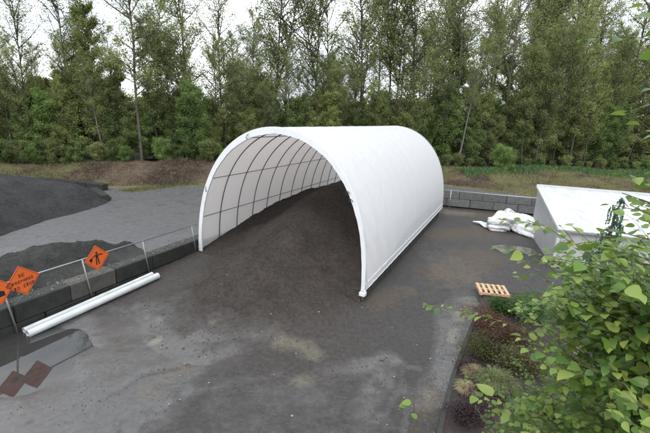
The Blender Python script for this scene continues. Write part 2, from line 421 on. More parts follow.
# ------------------------------------------------------------------ piles
def mound(name, poly, slope, hmax, mat, step, rough, seed, wallfn=None):
    P = np.array(poly); mn, mx = P.min(0)-.5, P.max(0)+.5
    xs = np.arange(mn[0], mx[0], step); ys = np.arange(mn[1], mx[1], step)
    X, Y = np.meshgrid(xs, ys, indexing='ij'); inside = np.zeros(X.shape, bool); dm = np.full(X.shape, 1e9)
    for k in range(len(P)):
        a, b = P[k], P[(k+1) % len(P)]; d = b-a
        t = np.clip(((X-a[0])*d[0]+(Y-a[1])*d[1])/(d@d), 0, 1); dm = np.minimum(dm, np.hypot(X-a[0]-t*d[0], Y-a[1]-t*d[1]))
        c = ((a[1] > Y) != (b[1] > Y)) & (X < (b[0]-a[0])*(Y-a[1])/(b[1]-a[1]+1e-12)+a[0]); inside ^= c
    sd = np.where(inside, dm, -dm) + vnoise(X, Y, seed, 3, .6)*.8
    h = np.where(sd > 0, hmax*np.tanh(np.maximum(sd, 0)*slope/hmax), sd*.5) + vnoise(X, Y, seed+1, 4, 1.1)*rough*np.clip(sd*1.5, 0, 1)
    h = h + (vnoise(X, Y, seed+5, 3, 2.6)*.16 + R.normal(0, .014, X.shape))*np.clip(sd*2, 0, 1)
    Z = base_z(X, Y)+h
    nx, ny = X.shape; i, j = np.meshgrid(np.arange(nx-1), np.arange(ny-1), indexing='ij')
    a = (i*ny+j).ravel(); Fc = np.stack([a, a+ny, a+ny+1, a+1], -1)
    hm = h.reshape(-1)[Fc].max(1); Fc = Fc[hm > -.05]
    used = np.unique(Fc); remap = np.full(nx*ny, -1); remap[used] = np.arange(len(used))
    V = np.stack([X, Y, Z], -1).reshape(-1, 3)[used]
    c = P.mean(0); loc = (c[0], c[1], float(base_z(*c)))
    return make_mesh(name, V, remap[Fc], mat, smooth=True, loc=loc)
p = mound('gravel_pile', [(a*.965, b*.965) for a, b in [(-17.6, 20.2), (-17.6, 24), (-16.4, 29.3), (-17.4, 31.5), (-20.2, 33), (-26, 34.5), (-42, 34), (-42, 14), (-24, 13)]], .62, 2.0, M_gravel_dark, .16, .22, 21)
tag(p, 'wide dark grey gravel pile running out of the left edge beyond the grey road', 'gravel pile')
def wl(t, off): q = WALL0+D*t+NRM*off; return (q[0], q[1])
p = mound('gravel_pile', [wl(-12, -.5), wl(-1.6, -.5), wl(-1.2, -1.6), wl(-2.2, -3.6), wl(-4, -4.9), wl(-7, -5.6), wl(-12, -5.3)], .95, 1.45, M_gravel_mix, .10, .75, 33)
tag(p, 'low speckled gravel heap behind the orange signs, against the far side of the block wall', 'gravel pile')

# main soil heap inside the shelter, spilling out in front
def soil_abs(a, l):      # absolute height of the heap inside the shelter
    lc = [-1, 0, 1, 2.2, 4.2, 6.2, 8.6, 11.5, 14, 18]
    edge = np.interp(l, lc, [.62, .72, .92, 1.15, 1.5, 1.8, 2.05, 2.15, 2.05, 1.6])
    mid = np.interp(l, lc, [1.7, 2.15, 2.6, 3.0, 3.5, 3.75, 3.85, 3.75, 3.5, 2.3])
    w = np.exp(-((a-.3)/2.4)**2); right = sstep(1.5, 4.4, a)
    return edge+(mid-edge)*w+.12*right*(np.asarray(l) < 6)
def build_soil():
    aa = np.arange(-5.2, 9, .11); ll = np.arange(-8.5, SL-.1, .11)
    A_, L_ = np.meshgrid(aa, ll, indexing='ij'); X = O[0]+AF[0]*A_+D[0]*L_; Y = O[1]+AF[1]*A_+D[1]*L_
    B = base_z(X, Y); lc0 = np.maximum(L_, 0)
    f0 = np.maximum(soil_abs(np.clip(A_, -4.4, 4.4), lc0)-B, 0)
    reach = 4.3+1.6*np.exp(-((A_+.8)/3.5)**2)+3.2*vnoise(X, Y, 47, 4, .38)
    q = np.clip(1+np.minimum(L_, 0)/reach, 0, 1)
    h = f0*q**1.35*np.where(L_ < 0, sstep(4.3+1.2*np.clip(-L_, 0, 2), 2.4, A_-.4), 1)
    h = h+(vnoise(X, Y, 41, 5, .8)*.30+vnoise(X, Y, 43, 3, 3.5)*.09+.02)*np.clip(h*1.6, 0, 1)
    Z = B+h-.02+R.normal(0, .007, X.shape)*np.clip(h*4, 0, 1)
    n1, n2 = X.shape; i, j = np.meshgrid(np.arange(n1-1), np.arange(n2-1), indexing='ij'); a = (i*n2+j).ravel()
    Fc = np.stack([a, a+n2, a+n2+1, a+1], -1)
    keep = (h.reshape(-1)[Fc].max(1) > .015) & ~((A_.reshape(-1)[Fc].max(1) > 4.40) & (L_.reshape(-1)[Fc].max(1) > -.05))
    ws = wall_side(X, Y).reshape(-1)[Fc].min(1); keep &= ws > -.02
    Fc = Fc[keep]; used = np.unique(Fc); rm = np.full(n1*n2, -1); rm[used] = np.arange(len(used))
    V = np.stack([X, Y, Z], -1).reshape(-1, 3)[used]; loc = O+D*6; loc[2] = .4
    o = make_mesh('soil_pile', V, rm[Fc], M_ground, smooth=True, loc=loc)
    hh = h.reshape(-1)[used]; hh = np.where(L_.reshape(-1)[used] > -.2, 1.0, sstep(.02, .5, hh)); set_ground_attrs(o, V[:, 0], V[:, 1], hh)
    tag(o, 'big heap of dark brown soil filling the white shelter and spilling out of its mouth', 'soil pile')
build_soil()

# ------------------------------------------------------------------ block walls
def block_wall(name, p0, d, n, nn, courses, top, mats, label, skip=()):
    """p0: start on the face line; d along; n unit normal pointing away from the block body"""
    root = empty(name, (p0[0], p0[1], float(base_z(p0[0], p0[1])))); bl = 1.8; bh = .64
    for c in range(courses):
        for k in range(nn):
            off = .9 if c % 2 else 0
            cc = p0+d*(bl*(k+.5)+off)-n*.31; cc = np.array([cc[0]+rnd.uniform(-.012, .012), cc[1], top-bh*(courses-c)+bh/2])
            mb = MB(); j = rnd.uniform(-.006, .006); mb.box((0, 0, 0), d*(bl/2-.012), n*(.30+j), np.array([0, 0, bh/2-.006]), .035)
            o = mb.build('block', mats[rnd.randrange(len(mats))], None); o.location = cc; reparent(o, root)
    tag(root, label, 'block wall'); return root
W0 = WALL0-D*14.4
bw = block_wall('block_wall', W0, D, NRM, 8, 2, 1.30, [M_conc_dark], 'dark stacked concrete block wall behind the white pipes, under the thin fence rail')
# the paler block
for o in bw.children:
    q = (o.location.x-WALL0[0])*D[0]+(o.location.y-WALL0[1])*D[1]
    if o.location.z > .9 and abs(q-(wall_t(*on_wall(75, 285)[:2]))) < .95: o.data.materials[0] = M_conc_mid; o['label'] = 'paler brown weathered block'
block_wall('block_wall', WALL0+D*.02, D, NRM, 10, 2, 1.28, [M_conc_dark], 'block wall continuing under the left side of the white shelter')
RB = O+AF*(S-.03); 
block_wall('block_wall', RB+D*.15, D, NRM, 9, 1, 1.03, [M_conc_dark], 'low dark block wall showing beneath the right lower edge of the white shelter')
A0 = np.array([*px(103, 191, .55), 0]); A1 = np.array([*px(72, 187.5, .55), 0]); da = (A1-A0)/np.linalg.norm(A1-A0)
block_wall('block_wall', A0, da, np.array([da[1], -da[0], 0])*(-1 if da[1] > 0 else 1)*1.0, 4, 1, 1.1, [M_conc_dark], 'short low block wall at the back of the big gravel pile, seen end-on by the road')
B0 = np.array([*px(110, 201, .55), 0]); B1 = np.array([*px(98, 193, .55), 0]); db = (B1-B0)/np.linalg.norm(B1-B0)
block_wall('block_wall', B0, db, np.array([-db[1], db[0], 0])*-1, 2, 1, 1.05, [M_conc_dark], 'two dark blocks ending the wall on the road side of the big gravel pile')

def scatter_rocks(name, pts, size, mat, seed):
    rs = np.random.RandomState(seed); V = []; Fc = []; n = 0
    ico = np.array([(0,0,1),(.9,0,.3),(.28,.85,.3),(-.72,.53,.3),(-.72,-.53,.3),(.28,-.85,.3),(.72,.53,-.3),(-.28,.85,-.3),(-.9,0,-.3),(-.28,-.85,-.3),(.72,-.53,-.3),(0,0,-1)])
    F0 = np.array([(0,1,2),(0,2,3),(0,3,4),(0,4,5),(0,5,1),(1,6,2),(2,7,3),(3,8,4),(4,9,5),(5,10,1),(2,6,7),(3,7,8),(4,8,9),(5,9,10),(1,10,6),(11,7,6),(11,8,7),(11,9,8),(11,10,9),(11,6,10)])
    for p in pts:
        s = size*rs.uniform(.5, 1.5)*rs.uniform(.7, 1.2, 3)*np.array([1, 1, .65]); a = rs.uniform(0, 6.3); m = np.array([[math.cos(a), -math.sin(a), 0], [math.sin(a), math.cos(a), 0], [0, 0, 1]])
        V.append((ico*s*rs.uniform(.8, 1.15, (12, 1)))@m.T+p); Fc.append(F0+n); n += 12
    return make_mesh(name, np.concatenate(V), np.concatenate(Fc), mat)
M_rub = simple('pale_rubble', (.13, .128, .115), .8, 0, .5, 9)
M_rubd = simple('grey_rubble', (.105, .10, .092), .8, 0, .75, 2.3)
pts = []
for i in range(420):
    t = rnd.uniform(-13, 0); q = WALL0+D*t-NRM*(.12+abs(rnd.gauss(0, .25))); pts.append((q[0], q[1], 1.31))
o = scatter_rocks('rubble', pts, .036, M_rub, 5); tag(o, 'pale stones scattered along the top of the block wall', 'rubble', kind='stuff')
soil = bpy.data.objects['soil_pile']; bpy.context.view_layer.update()
def drop(o, x, y):
    inv = o.matrix_world.inverted(); hit, loc, nn, i = o.ray_cast(inv@Vector((x, y, 20)), Vector((0, 0, -1)))
    return (o.matrix_world@loc).z if hit else -9
pts = []
for i in range(3800):
    l = rnd.uniform(-7.5, 12); a = rnd.uniform(-4.3, 6 if l < 0 else 4.3)
    q = O+AF*a+D*l
    if wall_side(q[0], q[1]) < .1 or drop(soil, q[0], q[1]) < float(base_z(q[0], q[1]))+.03: continue
    pts.append((q[0], q[1], None))
bz = base_z(np.array([p[0] for p in pts]), np.array([p[1] for p in pts]))
pp = [(p[0], p[1], max(float(b), drop(soil, p[0], p[1]))) for p, b in zip(pts, bz)]
o = scatter_rocks('soil_clods', pp, .028, simple('soil_clod', (.062, .053, .046), .85, 0, .4, 3), 6); tag(o, 'small dark clods strewn over the soil heap', 'clods', kind='stuff')
def gz(x, y): return max(float(base_z(x, y)), drop(soil, x, y))
# loose grit in the yard
pp = []
for i in range(9000):
    x = rnd.uniform(-9.5, 9); y = rnd.uniform(7.5, 26)
    if wall_side(x, y) < .2 or x > kerb_x(y): continue
    l = (np.array([x, y, 0])-O)@D; a = (np.array([x, y, 0])-O)@NRM
    if l > -.5 and abs(a) < 5: continue
    pp.append((x, y, gz(x, y)))
o = scatter_rocks('grit', pp, .015, M_rubd, 8); tag(o, 'fine stones strewn over the wet yard', 'grit', kind='stuff')
# wet leaf litter along the kerb and drifted over the yard
rl = np.random.RandomState(91); n = 900; yy = np.where(rl.rand(n) < .6, rl.uniform(7.8, 15, n), rl.uniform(8, 24, n)); xx = kerb_x(yy)-np.abs(rl.normal(0, .7, n))-.12
k2 = rl.rand(n) < .3; xx = np.where(k2, rl.uniform(-7, 6, n), xx); yy = np.where(k2, rl.uniform(8, 15, n), yy); ok = (wall_side(xx, yy) > .4) & (((np.stack([xx, yy], 1)-O[:2])@D[:2] < -1) | ((np.stack([xx, yy], 1)-O[:2])@NRM[:2] > 5.2)); xx, yy = xx[ok], yy[ok]
zz = np.array([gz(a, b) for a, b in zip(xx, yy)])+.012; LQ = np.array([(-.5, 0, 0), (0, -.3, .1), (.5, 0, .12), (0, .3, .05)]); an = rl.uniform(0, 6.28, len(xx)); sz_ = rl.uniform(.02, .05, len(xx))
VV = np.stack([np.stack([xx+sz_*(q[0]*np.cos(an)-q[1]*np.sin(an)), yy+sz_*(q[0]*np.sin(an)+q[1]*np.cos(an)), zz+sz_*q[2]], -1) for q in LQ], 1).reshape(-1, 3)
t = NT('fallen_leaf'); g_ = t.n('ShaderNodeNewGeometry'); t.p(t.ramp(g_.outputs['Random Per Island'], [(.2, (.09, .05, .03)), (.6, (.24, .13, .06)), (.95, (.33, .27, .13))]), .5)
tag(make_mesh('leaf_litter', VV, np.arange(len(VV)).reshape(-1, 4), t.m), 'small brown fallen leaves scattered along the kerb and yard', 'leaf litter', kind='stuff')
# countable pale stones
proto = None
stone_px = [(227, 276), (222, 286), (319, 308), (262, 330), (271, 306), (209, 383), (180, 400), (121, 316), (161, 349), (417, 345), (430, 359), (394, 377), (429, 397), (275, 339), (313, 359), (114, 361), (296, 354), (135, 335), (180, 376), (387, 425), (404, 398), (169, 404), (363, 295), (392, 328), (274, 375), (292, 416)]
for i, (a, b) in enumerate(stone_px):
    q = at_z(a, b, .5); z = gz(q[0], q[1]); 
    q = at_z(a, b, z); z = gz(q[0], q[1])
    if proto is None:
        proto = scatter_rocks('stone', [(0, 0, 0)], .04, M_rub, 3); o = proto
        proto.data.materials[0] = simple('pale_stone', (.34, .32, .27), .7, 0, .15, 9)
    else: o = proto.copy(); col.objects.link(o)
    s = rnd.uniform(.45, 1.05); o.scale = (s, s*rnd.uniform(.6, 1.2), s*.7); o.rotation_euler = (0, 0, rnd.uniform(0, 6)); o.location = (q[0], q[1], z+.012)
    tag(o, 'small pale stone lying loose on the dark ground of the yard', 'stone', 'small pale stones scattered over the yard')

# ------------------------------------------------------------------ hoop shelter
def build_shelter():
    root = empty('hoop_shelter', (O[0], O[1], O[2])); nb = 12; dl = SL/nb
    tag(root, 'white fabric-covered arched shelter open at the front over the soil heap', 'shelter')
    nt, per = 120, 10; nl = nb*per; V = []
    for i in range(nl+1):
        l = SL*i/nl
        ph = (i % per)/per; sag = .0025*math.sin(pi*ph)
        for j in range(nt+1):
            th = pi*j/nt; s = math.sin(th)
            k = 1-sag*(.35+.65*s)/1.6
            # tension folds fanning from the front right corner
            p = hoop_pt(th, l, k)
            u = (pi-th) if False else th
            fold = .034*math.exp(-l/3.)*math.exp(-(th/.55)**2)*math.sin(26*th+l*5.0)
            nrm = AF*math.cos(th)+np.array([0, 0, 1.])*s
            V.append(p+nrm*(fold+.016*float(vnoise(l*.8, th*4, 77, 3, 1.))))
    w = nt+1; Fc = np.array([(i*w+j, (i+1)*w+j, (i+1)*w+j+1, i*w+j+1) for i in range(nl) for j in range(nt)])
    reparent(make_mesh('cover', V, Fc, M_cover, smooth=True), root)
    # rim: the cover turned in round the front truss
    for l0, nm in ((0, 'front_hem'), (SL, 'rear_hem')):
        V = []; Fc = []; nt2 = 160; sg = 1 if l0 == 0 else -1
        for j in range(nt2+1):
            th = pi*j/nt2; r = .0009*math.sin(j*1.3)+.0012*math.sin(j*.41+1); w_ = .968 if th < .9 else .968-.013*min(1, (th-.9)/.8)
            for (k, dd) in ((1.0035, .05*sg), (1.0035, -.006*sg), (w_+r, -.012*sg), (w_+r-.002, .05*sg)): V.append(hoop_pt(th, l0+dd, k))
        for j in range(nt2):
            for q in range(3): Fc.append((j*4+q, j*4+q+1, (j+1)*4+q+1, (j+1)*4+q))
        reparent(make_mesh(nm, V, Fc, M_rim), root)
    for i in range(0, nb+1):
        mb = MB(); mb.tube([hoop_pt(pi*j/64, i*dl+(.05 if i == 0 else -.05 if i == nb else 0), .985) for j in range(65)], .025, 8)
        reparent(mb.build('hoop', M_hoop, smooth=True), root)
    for th in (14, 35, 70, 110, 145, 166):
        mb = MB(); mb.tube([hoop_pt(math.radians(th), l, .974) for l in np.linspace(.1, SL-.1, 40)], .017, 8)
        reparent(mb.build('purlin', M_hoop, smooth=True), root)
    for side in (0, pi):   # lower hem pipes and the turned-up edge of the cover
        mb = MB(); P = []
        for l in np.linspace(-.02, SL+.02, 60):
            p = hoop_pt(side, l, 1.004); p[2] += .30; P.append(p)
        mb.tube(P, .016, 8); reparent(mb.build('edge_pipe', M_rim, smooth=True), root)
        mb = MB(); P = []
        for l in np.linspace(-.05, SL+.05, 60):
            p = hoop_pt(side, l, 1.002); p[2] += -.01+.022*math.sin(l*4.33)**2; P.append(p)
        mb.tube(P, .022, 8); reparent(mb.build('bottom_hem', M_rim, smooth=True), root)
        for l in (.04,):
            mb = MB(); p = hoop_pt(side, l, .985); mb.tube([p+np.array([0, 0, .05]), p-np.array([0, 0, .42])], .045, 8)
            reparent(mb.build('foot_post', M_steel, smooth=True), root)
            mb = MB(); mb.box(p-np.array([0, 0, .12]), NRM*.12, D*.12, (0, 0, .09), .03); reparent(mb.build('foot_clamp', M_rim), root)
    M_strap = simple('black_strap', (.03, .03, .03), .7)
    for th in (150, 106, 34, 30.5):
        mb = MB(); a = hoop_pt(math.radians(th), -.07, .985); b = hoop_pt(math.radians(th+2.2), -.07, .965)
        c = hoop_pt(math.radians(th+1), -.07, .955)
        mb.tube([a, (a+b)/2+np.array([0, 0, .03]), b, c], .014, 6); reparent(mb.build('lashing', M_strap), root)
build_shelter()

# ------------------------------------------------------------------ chain link fences
def lattice(P, Q, z0, z1, pitch, w, mat, name='mesh'):
    P = np.array(P, float); Q = np.array(Q, float); L = np.linalg.norm((Q-P)[:2]); d = (Q-P)/L; hgt = z1-z0
    V = []; Fc = []; n = 0; up_ = np.array([0, 0, 1.])
    for sgn in (1, -1):
        for k in np.arange(-hgt, L+hgt, pitch):
            s0, s1 = k, k+hgt*sgn
            za, zb = 0., hgt
            if sgn < 0: s0, s1 = k, k-hgt
            def clip(s0, s1):
                t0, t1 = 0., 1.
                for (a, lo) in ((s0, 0), ):
                    pass
                ds = s1-s0
                ta, tb = (0-s0)/ds, (L-s0)/ds
                return max(0, min(ta, tb)), min(1, max(ta, tb))
            t0, t1 = clip(s0, s1)
            if t1-t0 < .02: continue
            a = P+d*(s0+(s1-s0)*t0)+up_*(z0+hgt*t0-P[2]*0); b = P+d*(s0+(s1-s0)*t1)+up_*(z0+hgt*t1)
            a[2] = z0+hgt*t0; b[2] = z0+hgt*t1
            tdir = (b-a)/np.linalg.norm(b-a); nn = np.cross(d, up_); s = np.cross(tdir, nn)*w
            V += [a-s-nn*w*.5, a+s-nn*w*.5, b+s-nn*w*.5, b-s-nn*w*.5, a+nn*w, b+nn*w]; Fc += [(n, n+1, n+2, n+3), (n+1, n+4, n+5, n+2), (n+4, n, n+3, n+5)]; n += 6
    return make_mesh(name, V, Fc, mat)
def rail_fence():
    p0 = WALL0-D*13+NRM*.05; p1 = WALL0-D*.05+NRM*.05
    root = empty('chain_link_fence', (p0[0], p0[1], 1.3)); tag(root, 'low galvanised rail fence on top of the block wall, the orange signs hanging on it', 'fence')
    mb = MB(); a = p0.copy(); a[2] = 2.11; b = p1.copy(); b[2] = 2.11; mb.tube([a, b], .026, 8); reparent(mb.build('rail', M_steel, smooth=True), root)
    for t in (-12.2, -9.8, wall_t(*on_wall(8, 314)[:2]), -5.75, wall_t(*on_wall(144, 250)[:2]), -.35):
        q = WALL0+D*t+NRM*.05; g = float(base_z(q[0], q[1])); b2 = q+D*.12
        lean = .16
        mb = MB(); mb.tube([(q[0]-D[0]*lean*.5, q[1]-D[1]*lean*.5, 2.13), (q[0]+D[0]*lean, q[1]+D[1]*lean, g-.05)], .028, 8); reparent(mb.build('post', M_steel, smooth=True), root)
    m = lattice((p0[0], p0[1], 0), (p1[0], p1[1], 0), 1.32, 2.1, .075, .0009, M_steel); reparent(m, root)
rail_fence()
def back_fence():
    P = np.array([*px(424, 205.5, .57), 0]); Q = np.array([*px(640, 227, .57), 0]); d = (Q-P)/np.linalg.norm(Q-P); L = np.linalg.norm(Q-P)
    root = empty('rail_fence', (P[0], P[1], .4)); tag(root, 'pale thin rail with one post at the face of the grey block wall', 'fence')
    zt = 2.0
    mb = MB(); mb.tube([(P[0], P[1], zt), (Q[0], Q[1], zt)], .035, 8); reparent(mb.build('rail', M_steel, smooth=True), root)
    s = float((np.array([*px(449, 206, .57), 0])-P)@d)
    for k in range(-1, 6):
        q = P+d*(s+3.0*k)
        if k != 0: continue
        mb = MB(); mb.tube([(q[0], q[1], .2), (q[0], q[1], zt+.05)], .045 if k == 0 else .033, 8); reparent(mb.build('post', M_steel, smooth=True), root)
back_fence()
PB = np.array([*px(424, 205, .57), 0]); QB = np.array([*px(640, 226, .57), 0]); dB = (QB-PB)/np.linalg.norm(QB-PB); nB = np.array([dB[1], -dB[0], 0]); nB = nB if nB[1] < 0 else -nB
M_conc_grey = concrete_mat('grey_concrete', (.14, .142, .143), (.25, .252, .253))
block_wall('block_wall', PB-nB*.12, dB, nB, 9, 2, 1.93, [M_conc_grey], 'long low grey block wall behind the white tarp, in front of the grassy bank')

# ------------------------------------------------------------------ orange signs
M_orange = simple('orange_sign_face', (.80, .145, .022), .45, 0, .08, 3)
M_black = simple('black_paint', (.012, .012, .012), .5)
def poly_plate(mb, pts, c, ux, uy, nz, z0, z1):
    n = len(pts); V = [c+ux*x+uy*y+nz*z0 for x, y in pts]+[c+ux*x+uy*y+nz*z1 for x, y in pts]
    mb.add(V, [tuple(range(n))[::-1], tuple(range(n, 2*n))]+[(i, (i+1) % n, n+(i+1) % n, n+i) for i in range(n)])
FONT = {'B': ['1110','1001','1110','1001','1110'], 'E': ['1111','1000','1110','1000','1111'], 'P': ['1110','1001','1110','1000','1000'], 'R': ['1110','1001','1110','1010','1001'],
        'A': ['0110','1001','1111','1001','1001'], 'D': ['1110','1001','1001','1001','1110'], 'T': ['1111','0110','0110','0110','0110'], 'O': ['0110','1001','1001','1001','0110'], 'S': ['0111','1000','0110','0001','1110']}
def text_plates(mb, s, cx_, cy_, h, c, ux, uy, nz, z):
    w = h*.62; adv = w*1.28; x0 = cx_-adv*(len(s)-1)/2-w/2
    for ch in s:
        if ch in FONT:
            for r_, row in enumerate(FONT[ch]):
                k = 0
                while k < 4:
                    if row[k] == '1':
                        e = k
                        while e < 4 and row[e] == '1': e += 1
                        a, b = x0+w*k/4, x0+w*e/4; t, u = cy_+h/2-h*r_/5, cy_+h/2-h*(r_+1)/5
                        poly_plate(mb, [(a, u), (b, u), (b, t), (a, t)], c, ux, uy, nz, z, z+.002); k = e
                    else: k += 1
        x0 += adv
def sign(pxc, half, lean, kind, label):
    c = on_wall(*pxc, .12); root = empty('road_work_sign', (c[0], c[1], 1.3)); tag(root, label, 'road sign', 'orange diamond signs on the fence')
    cl, sl = math.cos(lean), math.sin(lean)
    ux = D*cl-np.array([0, 0, 1.])*sl*-1*-1; ux = D*cl+np.array([0, 0, sl]); uy = -D*sl+np.array([0, 0, cl]); nz = NRM
    r = .05; pts = []
    for k in range(4):
        a = pi/2-k*pi/2; v = np.array([math.cos(a), math.sin(a)])*half; tn = np.array([math.cos(a-pi*.75), math.sin(a-pi*.75)])*r; tp = np.array([math.cos(a+pi*.75), math.sin(a+pi*.75)])*r
        pts += [tuple(v+tp), tuple(v*.985), tuple(v+tn)]
    mb = MB(); poly_plate(mb, pts, c, ux, uy, nz, -.004, .004); reparent(mb.build('panel', M_orange), root)
    ins = []
    mb = MB()
    for k in range(4):     # thin black border
        a = pi/2-k*pi/2; b = a-pi/2; A_ = np.array([math.cos(a), math.sin(a)])*half; B_ = np.array([math.cos(b), math.sin(b)])*half
        poly_plate(mb, [tuple(A_*.92), tuple(B_*.92), tuple(B_*.895), tuple(A_*.895)], c, ux, uy, nz, .0045, .006)
    if kind == 'flagger':
        def P_(pts_): poly_plate(mb, [(x*half, y*half) for x, y in pts_], c, ux, uy, nz, .0045, .0075)
        P_([(.0+.085*math.cos(k*pi/4), .40+.095*math.sin(k*pi/4)) for k in range(8)])
        P_([(-.11, .28), (-.09, .02), (.09, .02), (.11, .28)])
        P_([(-.095, .015), (-.14, -.50), (-.05, -.50), (-.01, .015)]); P_([(.01, .015), (.08, -.50), (.17, -.50), (.095, .015)])
        P_([(.115, .28), (.48, .20), (.48, .13), (.115, .19)]); P_([(-.115, .28), (-.115, .19), (-.40, .06), (-.42, .12)])
        P_([(-.48+.13*math.cos(k*pi/4+.39), -.02+.13*math.sin(k*pi/4+.39)) for k in range(8)]); P_([(-.50, .1), (-.46, .1), (-.46, -.28), (-.50, -.28)])
        nm = 'symbol'
    elif kind == 'text':
        text_plates(mb, 'BE', 0, half*.36, half*.22, c, ux, uy, nz, .0045); text_plates(mb, 'PREPARED', 0, 0, half*.19, c, ux, uy, nz, .0045); text_plates(mb, 'TO STOP', 0, -half*.36, half*.22, c, ux, uy, nz, .0045); nm = 'lettering'
    else:
        poly_plate(mb, [(-.1*half, -.45*half), (.35*half, -.45*half), (.35*half, -.15*half), (.1*half, -.02*half), (-.1*half, -.15*half)], c, ux, uy, nz, .0045, .0075); nm = 'symbol'
    reparent(mb.build(nm, M_black), root)
    mb = MB(); q = c-nz*.045; mb.box(q, D*.02, NRM*.012, uy*half*.9+D*0); reparent(mb.build('bracket', M_steel), root)
sign((97, 258), .50, .05, 'flagger', 'orange diamond sign with a black flagger figure, nearest to the shelter')
sign((22.9, 280.5), .51, .13, 'text', 'orange diamond sign with three lines of black lettering, between the two others')
sign((-2.5, 291.5), .46, .13, 'cut', 'orange diamond sign cut off by the left edge of the photo')

# ------------------------------------------------------------------ pipes
def pipe(pa, pb, r, label, bell, shift=0):
    a = at_z(*pa, .45+r); b = at_z(*pb, .6+r); a -= NRM*shift; b -= NRM*shift
    for q in (a, b): q[2] = gz(q[0], q[1])+r+.01
    lift = max(gz(*(a+(b-a)*k/20)[:2])+r-(a+(b-a)*k/20)[2] for k in range(21))
    for q in (a, b): q[2] += max(0, lift)*.8
    d = (b-a)/np.linalg.norm(b-a); root = empty('drain_pipe', (a[0], a[1], a[2]-r)); tag(root, label, 'pipe')
    n = 28; n1 = np.cross(d, [0, 0, 1.]); n1 /= np.linalg.norm(n1); n2 = np.cross(n1, d)
    V = []; prof = []
    L = np.linalg.norm(b-a); st = [(0, r), (L, r)]
    if bell: st = [(0, r), (L*.52, r), (L*.525, r*1.13), (L*.57, r*1.13), (L*.575, r), (L, r)]
    ring = [(s, q) for s, q in st]+[(L, r*.9), (.0, r*.9)]
    m = len(ring)
    for s, q in ring:
        for k in range(n): V.append(a+d*s+q*(math.cos(2*pi*k/n)*n1+math.sin(2*pi*k/n)*n2)+np.array([0, 0, -.02*math.sin(pi*s/L)]))
    Fc = [(i*n+k, i*n+(k+1) % n, ((i+1) % m)*n+(k+1) % n, ((i+1) % m)*n+k) for i in range(m) for k in range(n)]
    o = reparent(make_mesh('pipe_barrel', V, Fc, M_pvc, smooth=True), root)
    for pl in o.data.polygons: pass
    o.data.set_sharp_from_angle(angle=.6)
pipe((27, 331), (158, 276), .125, 'long white plastic pipe on the yard, the nearer and thicker of the two', False)
pipe((28.5, 330.2), (157, 275.5), .095, 'long white plastic pipe lying between the thicker pipe and the block wall', True, .27)

